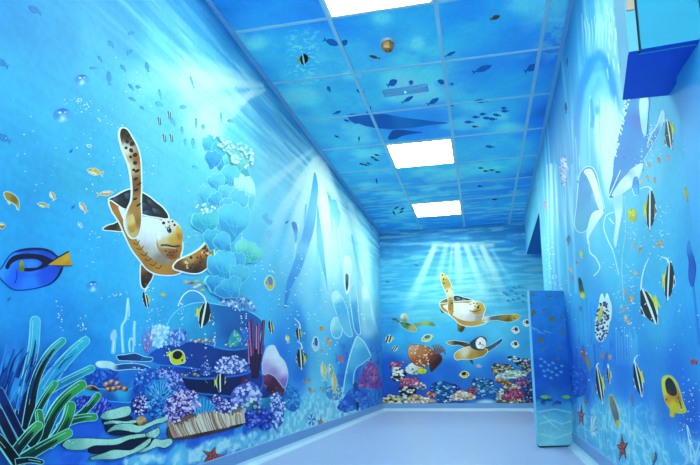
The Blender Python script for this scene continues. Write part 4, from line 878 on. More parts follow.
# mint plate coral
q = lambda pts: [(60 + x / 5.833, 395 + y / 5.833) for x, y in pts]
f = Fig('painted_plate_coral', 'stack of mint green wavy coral plates low on the left wall', 'coral', WL, lay=14)
f.patch(q([(165,335),(175,300),(250,270),(400,240),(500,235),(540,250),(520,290),(450,318),(400,330),(300,325),(230,345)]), '#0c1434', 'shadow'); f.patch(q([(250,140),(400,118),(430,150),(480,180),(440,225),(330,238),(270,220),(258,180)]), '#101838', 'shadow#2')
PLT = [[(232,128),(250,105),(275,92),(330,78),(385,65),(405,72),(410,90),(395,118),(335,135),(280,142),(248,138)], [(255,160),(310,150),(380,155),(430,145),(442,158),(385,172),(310,165),(262,170)], [(270,217),(320,175),(400,168),(460,180),(520,160),(555,143),(600,128),(642,112),(640,132),(595,160),(560,166),(500,192),(450,218),(380,207),(320,203)],
    [(440,327),(510,302),(545,258),(590,262),(640,255),(648,282),(605,308),(560,302),(480,335)], [(8,290),(30,266),(60,256),(150,253),(300,258),(400,235),(500,225),(497,242),(400,258),(330,287),(250,292),(190,295),(130,318),(50,318),(20,305)], [(175,365),(250,340),(310,320),(400,323),(450,298),(520,252),(512,282),(465,320),(385,352),(320,372),(230,374),(180,376)], [(495,225),(540,205),(568,192),(574,222),(548,247),(505,244)]]
for i, p in enumerate(PLT):
    p = q(p); pn = 'plate#%d' % i; x0, y0 = p[0]; x1, y1 = p[len(p) // 2]
    f.rim(p, '#1c3c58', .6, pn); f.patch(p, [(x0, y0, '#78b8a4'), (x1, y1, '#a8dcc4'), ((x0 + x1) / 2, (y0 + y1) / 2 - 1, '#b8e8d0')], pn); f.dots(p, 26, (.3, .6), ['#d8f4e4', '#5c9c8c', '#e8fcf0'], pn, i)
f.build()
f = Fig('painted_sea_snail', 'round orange-brown snail shell resting on the mint plates', 'shell', WL, lay=24)
f.patch(ell(141, 421, 5.2, 4.8, 0, 12), [(139, 419, '#d8a060'), (144, 424, '#7c4420'), (141, 420, '#e8b878')], None, 0, fine=1); f.dots(ell(141, 421, 4.4, 4), 14, (.3, .6), ['#6c3c18', '#f4dcb0'], None, 6); f.build()
def starfish(wall, x, y, rx, ry, rot, col, label, lay=8):
    f = Fig('painted_starfish', label, 'starfish', wall, 'painted starfish', lay=lay); P = []
    for i in range(10):
        a = math.radians(rot + i * 36); k = 1 if i % 2 == 0 else .36; P.append((x + rx * k * math.cos(a), y + ry * k * math.sin(a)))
    f.patch(grow(P, .5), '#401020', None, 0); f.patch(P, col, None, 0)
    for i in range(5):
        a = math.radians(rot + i * 72)
        for t in (.25, .5, .72): f.patch(ell(x + rx * t * math.cos(a), y + ry * t * math.sin(a), .5, .5, 0, 5), '#e8a890', None, 0)
    f.build()
starfish(WL, 212, 456, 11, 9.5, -75, '#a83038', 'large red starfish on the sand at the bottom of the left wall', 16)
starfish(WL, 320.5, 422, 3, 4, -80, '#6c1c28', 'tiny dark red starfish on the sand near the far end of the left wall')
f = Fig('painted_sea_shell', 'small blue and white spiky shell on the pale sand of the left wall', 'shell', WL, lay=6)
for i in range(16): f.line([(311.5, 420), (311.5 + 4 * math.cos(i * .4), 420 + 6 * math.sin(i * .4))], .9, ['#2c6cc0', '#e0f4fc', '#4c94d8'][i % 3])
f.build()
coral(WL, 'painted_fan_coral', [(358,386),(363,370),(370,362),(376,366),(380,378),(381,388),(372,388)], '#8050b0', ['#c868a8', '#a058b8', '#e088b0', '#5c3c98'], 70, (.5, 1.2), 'purple-pink fan coral in the far corner of the left wall', lay=2, asp=2, ang=-60)
coral(WL, 'painted_lumpy_coral', [(345,396),(352,388),(360,390),(366,394),(370,400),(358,408),(346,412),(338,408)], '#1c5cd0', ['#2c74dc', '#1848b8', '#4c98e8'], 60, (.8, 1.8), 'blurred blue coral mound under the outlined dolphin', lay=0, asp=1.5)
coral(WL, 'painted_lumpy_coral', [(326,388),(338,386),(342,392),(338,400),(328,398)], '#3c94d8', ['#b8e0c8', '#e0d8b0', '#78b8d8'], 30, (.6, 1.2), 'pale coral rubble under the cream fish', lay=0)
# ================================================================ far wall
def turtle_mid():
    f = Fig('painted_sea_turtle', 'sea turtle with raised flipper painted highest on the far wall', 'sea turtle', WB, 'painted sea turtles', lay=6)
    q = lambda pts: [(435 + x / 4.65, 265 + y / 4.65) for x, y in pts]
    hf = q([(103,275),(120,272),(138,280),(138,295),(125,312),(108,305),(104,290)]); f.patch(hf, [(458,325,'#a08040'),(463,330,'#4c3c20')], 'hind_flipper')
    f.patch(q([(24,200),(40,196),(46,212),(42,222),(30,220)]), '#2c3450', 'hind_flipper#2')
    sh = q([(22,178),(40,162),(70,152),(100,142),(130,150),(160,158),(178,168),(172,178),(120,180),(70,190),(35,192)]); f.rim(sh, W, .5, 'shell'); f.patch(sh, [(445,302,'#8c6c4c'),(455,297,'#303c58'),(463,299,'#20283c'),(472,301,'#3c4458')], 'shell')
    for a in ((100,150,118,162), (125,155,142,165), (80,158,96,168)): f.patch(q([(a[0], a[1]), (a[2], a[1] + 3), (a[2], a[3]), (a[0], a[3])]), '#6c8098', 'shell', 0)
    bd = q([(25,182),(60,178),(110,170),(170,168),(205,172),(225,185),(232,210),(222,240),(250,250),(235,268),(200,280),(160,285),(120,275),(90,250),(60,225),(35,210)])
    f.rim(bd, W, .7, 'body'); f.patch(bd, [(442,305,'#b88838'),(452,312,'#d0a050'),(462,322,'#c89040'),(472,324,'#c89848'),(484,320,'#c8a868')], 'body')
    f.patch(q([(40,188),(110,176),(160,180),(200,200),(220,230),(205,255),(160,262),(110,250),(75,225),(50,205)]), [(450,308,'#f0e8f0'),(465,310,'#ffffff'),(472,318,'#d8d0dc'),(462,318,'#e8e0e8'),(478,318,'#b0a0a0')], 'plastron')
    f.patch(q([(150,190),(165,172),(195,168),(222,180),(230,205),(215,225),(185,228),(160,215)]), [(470,304,'#f4f0f4'),(482,308,'#d0a850'),(476,312,'#c09038'),(471,308,'#ffffff')], 'head')
    for x, y in ((165,182),(180,178),(195,180),(205,190),(185,192)): f.patch(ell(435 + x / 4.65, 265 + y / 4.65, .9, .7, 0, 6), '#3c3440', 'head', 0)
    f.patch(ell(478, 307.5, 1.2, 1.5, 0, 7), '#1c1820', 'eye', 0); f.line(q([(160,212),(185,216),(215,208)]), .8, '#5c3820', 'mouth')
    rf = q([(222,245),(270,238),(310,232),(350,230),(380,230),(395,238),(385,252),(350,264),(320,262),(280,256),(245,262),(225,262)]); f.rim(rf, '#e8f4f0', .4, 'fore_flipper'); f.patch(rf, [(484,318,'#e0d8e0'),(495,318,'#5c6878'),(505,316,'#a08838'),(515,317,'#d0b040'),(508,320,'#6c5c28')], 'fore_flipper')
    lf = q([(26,42),(40,40),(55,52),(70,80),(80,110),(84,150),(86,190),(84,228),(70,232),(60,205),(62,170),(55,140),(40,105),(28,70)]); f.rim(lf, '#f0f4ec', .5, 'fore_flipper#2'); f.patch(lf, [(442,275,'#e0d090'),(447,284,'#b89850'),(450,292,'#e8e0c8'),(452,305,'#a87c30'),(451,312,'#c89840')], 'fore_flipper#2')
    f.dots(lf, 14, (.4, .9), ['#4c3c20', '#2c2418'], 'fore_flipper#2', 3); f.dots(rf, 10, (.4, .8), ['#4c4420', '#8c7830'], 'fore_flipper', 3); f.build()
    f = Fig('painted_sea_turtle', 'sea turtle swimming flat, lower of the two large ones on the far wall', 'sea turtle', WB, 'painted sea turtles', lay=6)
    f.patch(q([(155,432),(172,436),(178,462),(168,455)]), '#3c4858', 'hind_flipper')
    wg = q([(54,360),(80,352),(120,356),(150,362),(180,380),(175,392),(140,382),(110,372),(75,372)]); f.rim(wg, '#e8f0e8', .4, 'fore_flipper'); f.patch(wg, [(448,342,'#b09060'),(458,342,'#3c3020'),(470,346,'#5c4830')], 'fore_flipper')
    wr = q([(225,390),(260,372),(290,355),(312,342),(310,356),(285,378),(255,398),(235,410)]); f.rim(wr, '#c8e8f4', .4, 'fore_flipper#2'); f.patch(wr, [(485,349,'#5c5040'),(495,342,'#3c6088'),(502,340,'#244c7c')], 'fore_flipper#2')
    bd = q([(90,418),(110,398),(140,385),(170,380),(215,390),(245,395),(230,420),(195,432),(160,438),(120,438),(98,440)]); f.rim(bd, W, .5, 'body'); f.patch(bd, [(456,357,'#d0a850'),(465,352,'#e8dcc8'),(472,356,'#c09040'),(482,354,'#a87c38')], 'body')
    f.patch(q([(160,365),(185,342),(215,330),(240,345),(235,385),(215,398),(190,395),(170,385)]), [(472,342,'#2c3c60'),(480,338,'#4c5c78'),(484,345,'#28304c')], 'shell')
    f.patch(q([(192,352),(212,336),(232,348),(238,372),(225,390),(200,388),(190,372)]), [(480,342,'#f8f4f4'),(482,348,'#e4d8dc'),(478,347,'#ffffff')], 'head'); f.patch(ell(480, 343, .9, 1.1, 0, 6), '#20202c', 'eye', 0); f.line(q([(200,372),(215,368),(228,376)]), .6, '#5c4848', 'mouth'); f.build()
    f = Fig('painted_sea_turtle', 'small green sea turtle at the left of the far wall', 'sea turtle', WB, 'painted sea turtles', lay=6)
    q = lambda pts: [(375 + x / 6.643, 305 + y / 6.643) for x, y in pts]
    f.patch(q([(112,92),(130,84),(150,96),(175,120),(178,130),(160,120),(140,104),(118,102)]), '#4c6c58', 'fore_flipper')
    rf = q([(245,125),(290,118),(330,108),(370,110),(398,128),(392,142),(360,138),(310,138),(270,150),(248,146)]); f.patch(rf, [(415,325,'#78a078'),(425,321,'#a8b870'),(434,325,'#6c8c48')], 'fore_flipper#2')
    bd = q([(165,115),(185,112),(225,120),(250,130),(275,160),(270,176),(240,176),(205,160),(180,145)]); f.rim(bd, '#dceee0', .3, 'body'); f.patch(bd, [(404,325,'#4c8c6c'),(412,328,'#b8a870'),(407,323,'#2c5848')], 'body')
    f.patch(q([(168,78),(185,58),(205,58),(222,76),(225,100),(205,118),(185,112)]), [(403,316,'#ece8d8'),(405,320,'#609080'),(408,318,'#c8c8a8')], 'head'); f.patch(ell(404, 316, .7, .7, 0, 6), '#5c3830', 'eye', 0); f.build()
turtle_mid()
for x, y, w, h, t in ((389, 339, 3.4, 4.4, 'small black and white striped fish at the left of the far wall, upper one'), (394.8, 348.5, 2.4, 2.8, 'smaller black and white striped fish at the left of the far wall, lower one')):
    f = Fig('painted_striped_fish', t, 'fish', WB, 'striped fish on the far wall', lay=5)
    f.patch(ell(x, y, w, h, 20, 10), '#dce8d0', 'body'); 
    for d in (-.5, .35): f.line([(x + w * d + 1, y - h * .8), (x + w * d, y), (x + w * d - 1.2, y + h * .75)], w * .42, K0, 'band')
    f.patch([(x + w * .8, y - .8), (x + w * 1.5, y - 1.6), (x + w * 1.4, y + 1)], '#d8d060', 'tail_fin', 0); f.build()
butterfly(WB, 427, 338, 5.6, 3.4, -25, 'yellow and blue oval fish above the orange coral on the far wall', cols=('#e8d850', '#3c74b8'))
butterfly(WB, 464.5, 374.5, 4.4, 3.4, 0, 'black and yellow clownfish low in the middle of the far wall', flip=-1, cols=('#ecc820', '#20181c'))
for x, y, t in ((515.5, 330, 'round white fish with dark patch right of the turtle flipper'), (515, 344.5, 'round white and brown fish below the other round white one'), (526.6, 323, 'round yellow-edged fish half hidden by the tall panel')):
    butterfly(WB, x, y, 3.6, 3.6, 10, t, cols=('#f0ece0', '#3c4458'))
tiny(WB, 478.5, 366, 6, 3.4, 10, '#e0c8c0', 'tiny orange and white fish under the lower turtle', 'tiny fish of the far wall', col2='#d87848')
for x, y in ((508,295),(512,291),(517,294),(509,301),(514,300),(519,299),(524,296),(505,293),(524,302),(515,288),(520,287)):
    tiny(WB, x, y, 5.6, 3, 15, '#3498d8', 'blue fish silhouette in the school at the right of the far wall', 'blue fish silhouettes on the far wall', 'painted_fish_silhouette')
tiny(WB, 416, 265, 6, 2.6, 200, '#2c84cc', 'tiny dolphin-like silhouette at the upper left of the far wall', 'tiny silhouettes of the far wall', 'painted_fish_silhouette'); tiny(WB, 388, 282, 5, 3, 0, '#2c94dc', 'faint blue fish silhouette at the left edge of the far wall', 'tiny silhouettes of the far wall', 'painted_fish_silhouette')
def rock(pts, base, pal, n, sz, label, lay=3, wall=WB, name='painted_coral', shade=None, asp=1.3, seed=2, group='far wall coral heads'):
    f = Fig(name, label, 'coral', wall, group, lay=lay); f.patch(grow(crom(pts, 3), .4), '#101c48', None, 0); f.patch(pts, base, None); 
    if shade: f.dots(pts, n // 2, (sz[0], sz[1] * 1.2), shade, None, seed + 9, asp, 10)
    f.dots(pts, n, sz, pal, None, seed, asp, 10); f.build()
qq = lambda pts: [(380 + x / 8.457, 355 + y / 8.457) for x, y in pts]
rock([(408,349),(411,345),(418,345),(425,346),(431,349),(434,354),(432,361),(427,366),(418,366),(411,361),(408,355)], [(412,348,'#e0a888'),(420,352,'#c87848'),(428,360,'#8c4424'),(418,363,'#a85428')], ['#f4c8a8', '#e09868', '#b86438', '#f8e0c8'], 60, (.5, .9), 'large orange-brown brain coral left of centre on the far wall', 6)
f = Fig('painted_anemone', 'thin dark spiky anemone right of the orange brain coral', 'anemone', WB, lay=5)
for i in range(14): f.line([(433, 360), (436 + math.cos(-2 + i * .15) * 6, 352 + math.sin(-2 + i * .15) * 4), (437 + math.cos(-2.3 + i * .19) * 9, 353 + math.sin(-2.3 + i * .19) * 9)], .7, '#3c2c50' if i % 2 else '#8c7c90')
f.patch([(430,358),(434,354),(441,355),(442,361),(436,368),(431,372),(429,364)], [(433,357,'#6c3c34'),(438,362,'#3c1c28')]); f.build()
rock(qq([(235,90),(260,70),(320,85),(360,100),(350,130),(330,160),(280,165),(230,150),(215,120)]), [(412,366,'#e8ece8'),(420,370,'#b8c8d0')], ['#ffffff', '#c8d8dc', '#3c5068', '#e8e0c8'], 30, (.5, 1), 'white and grey coral head under the orange brain coral', 4)
rock(qq([(318,128),(340,112),(380,115),(392,130),(385,155),(350,160),(325,150)]), [(420,371,'#e0dc30'),(425,373,'#b0b828')], ['#ecf060', '#c8c828'], 12, (.4, .8), 'bright yellow coral patch under the orange brain coral', 7)
rock(qq([(80,75),(100,60),(140,58),(165,72),(195,60),(180,90),(140,95),(95,92)]), '#a8487c', ['#d070a0', '#803060', '#e898b8'], 20, (.4, .9), 'pink coral cap on top of the left coral pile', 6, group='pink coral caps')
rock(qq([(85,98),(130,92),(175,110),(190,130),(215,170),(200,195),(150,180),(105,150),(115,125)]), '#28304c', ['#f4f4f0', '#ffffff', '#c8d4e0', '#101830'], 30, (.7, 1.3), 'black and white ledge in the upper left coral pile', 5, asp=2.2)
rock(qq([(100,160),(140,165),(190,185),(190,220),(150,225),(110,210)]), '#303850', ['#f0f0ec', '#d8c8d0', '#182038'], 22, (.6, 1.2), 'black and white ledge in the middle of the left coral pile', 5, asp=2.2)
rock(qq([(170,235),(190,205),(235,188),(290,195),(335,215),(340,250),(300,262),(260,255),(200,268),(175,262)]), '#a04878', ['#d078a0', '#803058', '#e8a0bc', '#b85c88'], 50, (.5, 1), 'broad pink-purple coral in the middle of the left coral pile', 8, group='pink coral caps')
rock(qq([(260,245),(300,235),(350,240),(388,262),(380,290),(340,290),(290,275)]), '#7c7c88', ['#f0f0f0', '#b8b8c8', '#484858', '#e8d8e0'], 24, (.6, 1.1), 'pale rubble right of the broad pink coral', 7)
rock(qq([(165,280),(230,270),(300,282),(305,305),(290,350),(250,370),(200,365),(170,320)]), '#182038', ['#e8ece8', '#c8d0d0', '#303c58', '#f4f4e8'], 26, (.6, 1.3), 'dark coral stem of the left pile with white patches', 6, asp=1.8)
rock(qq([(15,385),(50,350),(110,340),(160,345),(200,370),(190,405),(130,412),(60,410),(15,402)]), '#8c8464', ['#d8ccA8'.lower(), '#c0b088', '#3c3c34', '#f0e8d0'], 44, (.6, 1.3), 'tan and cream coral mound at the lower left of the far wall', 7, asp=1.9)
rock(qq([(215,385),(250,350),(300,330),(360,350),(400,360),(480,385),(430,398),(390,408),(300,410),(230,408)]), '#b8a090', ['#f8f4ec', '#e8e0d8', '#906840', '#d8a878'], 44, (.6, 1.3), 'cream coral mound in the lower left centre of the far wall', 8, asp=1.6)
rock(qq([(385,325),(410,310),(450,318),(475,335),(460,362),(420,350),(390,342)]), '#a04860', ['#d88090', '#783048', '#e8a8a8'], 18, (.5, .9), 'small red-pink coral left of the blue mounds', 9, group='pink coral caps')
rock([(431,386),(437,382),(446,382),(454,386),(456,391),(448,394),(436,394),(431,391)], '#1c4c98', ['#58b0e0', '#a8e0f0', '#143470', '#3c88c8'], 40, (.5, 1), 'blue mound with pale edges left of centre, upper', 6, asp=2, group='blue coral mounds')
rock([(438,395),(446,393),(456,394),(458,400),(448,403),(438,402)], '#1c4c98', ['#78c8e8', '#2c70b8', '#102c68', '#c8ecf4'], 26, (.5, 1), 'blue mound with pale edges left of centre, lower', 7, asp=2, group='blue coral mounds')
rqq = lambda pts: [(440 + x / 7, 355 + y / 7) for x, y in pts]
rock(rqq([(65,300),(100,270),(140,245),(180,255),(215,270),(255,290),(225,310),(150,318),(80,318)]), '#b8a8a0', ['#f8f4f0', '#e8dcd4', '#a07048', '#e8b898'], 40, (.6, 1.3), 'cream and white coral mound in the lower centre of the far wall', 9, asp=1.5)
rock(rqq([(190,245),(215,230),(250,235),(262,255),(235,268),(205,262)]), '#a03c4c', ['#d87880', '#702838'], 14, (.4, .8), 'small red coral behind the lower centre cream mound', 8, group='pink coral caps')
rock(rqq([(60,215),(80,200),(120,215),(150,245),(120,262),(80,250)]), '#2430a0', ['#4c60d0', '#7c80e0', '#181c70'], 26, (.5, .9), 'dark violet coral between the blue mounds', 4)
rock(rqq([(225,190),(240,165),(290,165),(340,170),(370,185),(365,225),(310,240),(250,235),(225,215)]), '#18488c', ['#4c9cd0', '#b8e4f0', '#102c60', '#2c70b0', '#88ccE8'.lower()], 54, (.5, 1), 'largest blue coral mound right of centre', 6, asp=2, group='blue coral mounds')
rock(rqq([(255,270),(320,240),(400,235),(405,255),(350,280),(290,290)]), '#2060b0', ['#58a8dc', '#1c4c90', '#8cd0ec'], 26, (.5, 1), 'low blue ledge right of centre by the white sand', 5, asp=2.2, group='blue coral mounds')
rock(rqq([(370,130),(365,100),(380,60),(430,65),(480,70),(510,85),(500,115),(440,110),(400,135)]), '#28406c', ['#d0c070', '#b89848', '#e8e0a0', '#385c88', '#8c6c34'], 70, (.4, .9), 'yellow-tipped branching coral in the right coral pile', 6, asp=1.7)
rock(rqq([(478,15),(510,10),(550,20),(590,60),(570,80),(540,70),(510,40),(485,35)]), '#1c3058', ['#dceef4', '#88b8d0', '#0c1c3c', '#3c6890'], 34, (.5, 1), 'dark ledge with white top reaching left at the top of the right pile', 6, asp=2)
rock(rqq([(570,50),(590,25),(625,30),(632,80),(630,140),(600,130),(575,100)]), '#3c4464', ['#c8a888', '#8c98b0', '#a0b048', '#603c58', '#e8e0d8'], 44, (.5, 1), 'dark mixed coral beside the tall panel on the far wall', 6)
rock(rqq([(385,155),(420,125),(480,112),(550,105),(610,120),(600,150),(560,165),(500,165),(440,180),(400,175)]), '#a8c0c8', ['#f0f8f4', '#d8e8e8', '#4c6878', '#78b878'], 48, (.6, 1.1), 'white and pale green coral shelf in the right coral pile', 7, asp=2)
rock(rqq([(390,170),(430,165),(500,190),(510,205),(460,210),(400,190)]), '#8c4c34', ['#d0844c', '#5c2c24', '#e8b088'], 20, (.5, .9), 'orange-brown coral under the white shelf', 7, asp=1.8)
rock(rqq([(520,180),(560,160),(605,170),(612,210),(580,225),(535,215)]), '#70407c', ['#a068a8', '#502858', '#c890c0'], 26, (.5, .9), 'purple coral beside the tall panel on the far wall', 8, group='pink coral caps')
rock(rqq([(445,215),(500,205),(555,215),(560,235),(500,240),(450,235)]), '#a89c80', ['#f0ecdc', '#d8c8a0', '#605c50'], 22, (.5, 1), 'cream band of coral above the pink mound on the right', 7, asp=2)
rock(rqq([(395,290),(400,260),(430,235),(450,245),(440,280),(425,315),(400,322)]), '#98a8a8', ['#f4f8f4', '#c8d8d8', '#586c74'], 24, (.5, 1), 'pale coral wall left of the pink mound on the right', 9)
rock(rqq([(430,300),(450,265),(500,238),(550,240),(585,265),(585,300),(550,310),(490,312),(450,312)]), '#a03c6c', ['#d06c94', '#7c2850', '#e89cb4', '#5c1c3c'], 60, (.5, 1), 'big magenta coral mound at the lower right of the far wall', 10, group='pink coral caps')
rock(rqq([(405,320),(470,318),(540,310),(590,318),(588,332),(500,335),(410,333)]), '#605848', ['#e0d4b0', '#a09068', '#f4f0dc', '#302c24'], 30, (.5, 1), 'cream rubble under the magenta mound', 11, asp=2)
rock(rqq([(590,190),(635,175),(640,260),(640,335),(600,330),(595,260)]), '#243c74', ['#6c90c0', '#c8d8e8', '#142450', '#8c5c78'], 40, (.5, 1), 'dark blue coral right beside the tall panel', 6)

# ================================================================ right wall
def rdolphin():
    f = Fig('painted_dolphin', 'large blue dolphin with white belly diving down the right wall under the blue cabinet', 'dolphin', WR, 'dolphins of the right wall', lay=4)
    tf = [(662,111),(665,112),(662,124),(656,138),(650,149),(643,158),(640,165),(644,170),(636,172),(634,164),(642,150),(650,138),(657,126)]
    f.patch(tf, [(663,114,'#b8e8f4'),(655,138,'#48a0e0'),(642,160,'#3c98e0')], 'pectoral_fin')
    f.line([(662,111),(658,124),(651,136),(645,150)], 1.0, '#e8fbff', 'pectoral_fin'); f.line([(665,113),(660,132),(650,150),(642,163)], .9, '#d8f4fc', 'pectoral_fin')
    bd = [(627,99),(640,97),(650,97),(648.6,118),(648,138),(646,152),(643,164),(640,176),(632,184),(622,190),(614,197),(609.5,197),(610,188),(613,176),(614,162),(617,145),(621,128),(625,112)]
    f.patch(bd, [(630,102,'#3c98dc'),(645,102,'#64b4e4'),(636,120,'#4878d0'),(626,130,'#2c8cdc'),(632,150,'#3484d8'),(640,150,'#409cdc'),(620,165,'#2c88d8'),(614,185,'#247cd0'),(626,175,'#4494d8')], 'body')
    f.patch([(612,195),(620,182),(628,172),(636,166),(643,163),(642,172),(637,182),(628,190),(618,196)], [(616,192,'#c8e4f4'),(628,182,'#f4fcff'),(638,170,'#e0f4fc'),(630,174,'#a8d4f0')], 'belly')
    f.line([(609.5,196),(614,186),(621,170)], .9, '#dff6ff', 'mouth'); f.line([(614,190),(621,180),(630,171)], .7, '#2c74cc', 'mouth')
    f.patch([(634,178),(638,177),(638.6,184),(638.4,195),(635.4,196),(632.5,190)], [(635,180,'#3494e0'),(637,193,'#58b8ec')], 'pectoral_fin#2'); f.line([(632.6,188),(635,195),(638.5,195)], .8, '#e8fcff', 'pectoral_fin#2')
    f.patch(ell(624.5, 157.5, .9, 1.1, 0, 7), '#143c90', 'eye', 0)
    f.patch([(640,100),(648.5,98),(648,120),(646,136),(642,128)], [(645,100,'#e4fafe'),(645,130,'#b8e8f8')], 'flank')
    r = random.Random(2)
    for i in range(46):
        t = i / 45; x = 628 - 15 * t + r.uniform(-3, 1.5); y = 100 + 66 * t
        f.patch(ell(x, y, r.uniform(.7, 1.5), r.uniform(.8, 1.8), 0, 6), r.choice([W, '#d8f4fc']), 'splash', 0, step=.00001)
    for i in range(20): f.patch(ell(650 + r.uniform(-2, 3), 128 + i * 1.2, .6, .9, 0, 5), '#e8fcff', 'splash#2', 0, step=.00001)
    f.build()
    f = Fig('painted_dolphin', 'white-bellied dolphin arching, left of the large diving dolphin on the right wall', 'dolphin', WR, 'dolphins of the right wall', lay=3)
    bd = [(575,224),(577,205),(578.5,188),(580,175),(585,168),(592,167.5),(597,176),(600,190),(603.5,203),(605,212),(600,213),(596,210),(592,218),(588,228),(583,232),(578,231)]
    f.rim(bd, '#c8f0fa', .7, 'body'); f.patch(bd, [(580,178,'#2c8cd8'),(582,200,'#3494d8'),(588,195,'#2c8cd4'),(590,210,'#44a4dc'),(580,225,'#4cacdc'),(598,195,'#94cce8')], 'body')
    f.patch([(584,171),(591,169),(596,178),(600,193),(604,208),(601,212),(597,204),(593,190),(588,178)], [(588,172,'#e8faff'),(597,188,'#f8feff'),(602,208,'#e0f6fc')], 'belly')
    f.patch([(592,214),(600,210),(604,212),(598,222),(590,236),(588,244),(587,232)], [(600,212,'#f4feff'),(590,232,'#d0f2fb')], 'fin'); f.line([(589,240),(590,252),(596,258),(600,268),(594,276)], .8, '#e4faff', 'fin'); f.line([(577,181),(582,186),(581,194)], 1.6, '#2c8cdc', 'snout'); f.build()
    f = Fig('painted_dolphin', 'thin white outlined dolphin tail hanging between the two dolphins of the right wall', 'dolphin', WR, 'dolphins of the right wall', lay=2)
    f.patch([(613,196),(622,192),(623,206),(620,226),(616,247),(614,240),(616,220),(614,206)], [(618,198,'#a8dcf4'),(619,220,'#e8fbff'),(616,242,'#d0f2fb')], 'tail'); f.line([(614,212),(606,216),(604,228),(608,240),(613,250)], .9, '#e4fbff', 'outline'); f.line([(614,224),(609,218)], .8, '#e4fbff', 'outline'); f.line([(625,196),(626,230),(622,262),(624,300)], .6, '#a8e2f4', 'outline'); f.line([(613,250),(616,262),(619,275)], .7, '#c4effa', 'outline'); f.build()
    f = Fig('painted_fin', 'small white fin shape near the swirl of the right wall', 'fish', WR, 'pale shapes of the right wall', lay=3)
    f.patch([(578,226),(581,214),(583.5,212),(584,220),(582,228),(579,231)], [(580,226,'#e4faff'),(583,214,'#a4e0f4')]); f.build()
rdolphin()
GI = 'banded fish of the right wall'
idol(WR, ((669.3, 135), (3.4, -5.6), (-2.4, -15)), 'banded fish highest on the right wall, beside the dolphin fin', GI, streamer=[(664.5,122),(664.3,116),(664,112)])
idol(WR, ((651, 210), (-5, .4), (.2, -20)), 'banded fish in the middle of the right wall, trailing fin curling left', GI, streamer=[(652,192),(650,187.4),(645,187),(640,189)])
idol(WR, ((669.6, 281), (-5, 0), (1, -19.5)), 'banded fish right of the long-trailed one on the right wall', GI, streamer=[(669,263),(667,259),(661,256.6)])
idol(WR, ((649, 307), (6.4, -4), (-7, -18)), 'banded fish facing down with very long white trailing fin on the right wall', GI, streamer=[(641.5,293),(641.6,283),(644,270),(649,258)])
idol(WR, ((638.2, 380), (3.6, -2.4), (-3.6, -17.5)), 'banded fish beside the yellow and black round fish, low on the right wall', GI, streamer=[(634.5,365),(635,359),(638,355)])
idol(WR, ((599.8, 386), (3.2, -2), (-3, -18.5)), 'banded fish low on the right wall near the tall panel', GI, streamer=[(597,369),(597,365),(599,363)])
idol(WR, ((609, 376), (1.8, -1), (-.8, -8.5)), 'smallest banded fish low on the right wall', GI, streamer=[(608.5,368),(608,364)])
f = Fig('painted_round_fish', 'large yellow and orange fish with black back low on the right wall', 'fish', WR, lay=6)
o = [(663,379),(666,376),(671,376.5),(676,382),(680,392),(682.5,402),(686,411.5),(681,413),(675,412.5),(674,416.5),(671,415.5),(671,409.5),(667,403),(664.5,395),(663,387)]
f.rim(o, '#b8c860', .8, 'body'); f.patch(o, [(665,379,'#e0e040'),(664,392,'#e8d030'),(668,400,'#e89018'),(674,404,'#f0d020'),(682,410,'#e0c828'),(679,398,'#c87820')], 'body')
f.patch([(666,381),(669,377.6),(673,380),(676.5,387),(677.5,394),(673,396),(668,393),(666,387)], [(668,380,'#101428'),(672,386,'#101c40'),(675,393,'#2c1814'),(669,392,'#5c2c10')], 'saddle'); f.line([(679,397),(681,404),(682.5,410)], 1.2, '#241c14', 'tail_band'); f.patch(ell(667, 399.5, .8, 1.2), '#181818', 'eye', 0); f.build()
f = Fig('painted_puffer_fish', 'blue-spotted white pufferfish with crown-like fins in the middle of the right wall', 'fish', WR, lay=6)
f.patch([(599,316),(600,298),(602.5,293.5),(605,299),(607,293),(610,300),(612,308),(611,320),(607,322)], [(602,298,'#f0fcff'),(609,306,'#d8f0fa'),(604,315,'#f8feff')], 'fin')
bd = [(596,332),(596.6,318),(599.6,306),(604,301.5),(608,305),(609.5,317),(608,330),(605,338),(601,341.5),(597.4,338.5)]
f.rim(bd, '#e0f4fc', .6, 'body'); f.patch(bd, [(600,312,'#f0f4d8'),(604,308,'#e8f0f8'),(603,330,'#f4f8ff')], 'body')
f.dots(bd, 90, (.7, 1.3), ['#1c2468', '#28308c', '#14184c'], 'body', 5, 1.2); f.patch([(598,318),(601,308),(603,305),(603,313),(600,322)], [(600,312,'#e8dc50'),(601,318,'#c8d070')], 'stripe'); f.build()
f = Fig('painted_wrasse', 'grey-brown slim fish with yellow tail above the starfish on the right wall', 'fish', WR, lay=6)
o = [(610,395),(613,397),(616,404),(619,414),(619,424),(617.6,427),(615,421),(612,412),(610,403)]
f.rim(o, '#c8d8a0', .5, 'body'); f.patch(o, [(611,398,'#b08c58'),(614,406,'#7c7c88'),(617,418,'#5c688c'),(618,425,'#e0c030')], 'body'); f.dots(o, 12, (.4, .7), ['#a88858', '#48547c'], 'body', 4); f.patch([(616.6,420),(619.4,421),(618.4,428),(617,427)], '#e8c428', 'tail_fin', 0); f.build()
f = Fig('painted_yellow_fish', 'round bright yellow fish left of the curling banded fish', 'fish', WR, lay=6)
f.rim(ell(632.5, 215, 3.8, 6.6, -5, 10), '#a8c850', .5); f.patch(ell(632.5, 215, 3.8, 6.4, -5, 10), [(631,211,'#f0e420'),(634,219,'#d0c018')]); f.patch(ell(632, 210, .5, .7), K0, None, 0); f.build()
f = Fig('painted_slim_fish', 'slim yellow fish with dark head beside the top of the tall panel', 'fish', WR, lay=6)
f.patch([(578.6,278),(581,279),(583,286),(585,296),(583,298.5),(580.6,296),(579,287)], [(580,280,'#14182c'),(582,288,'#383c28'),(583,296,'#e8dc28')]); f.build()
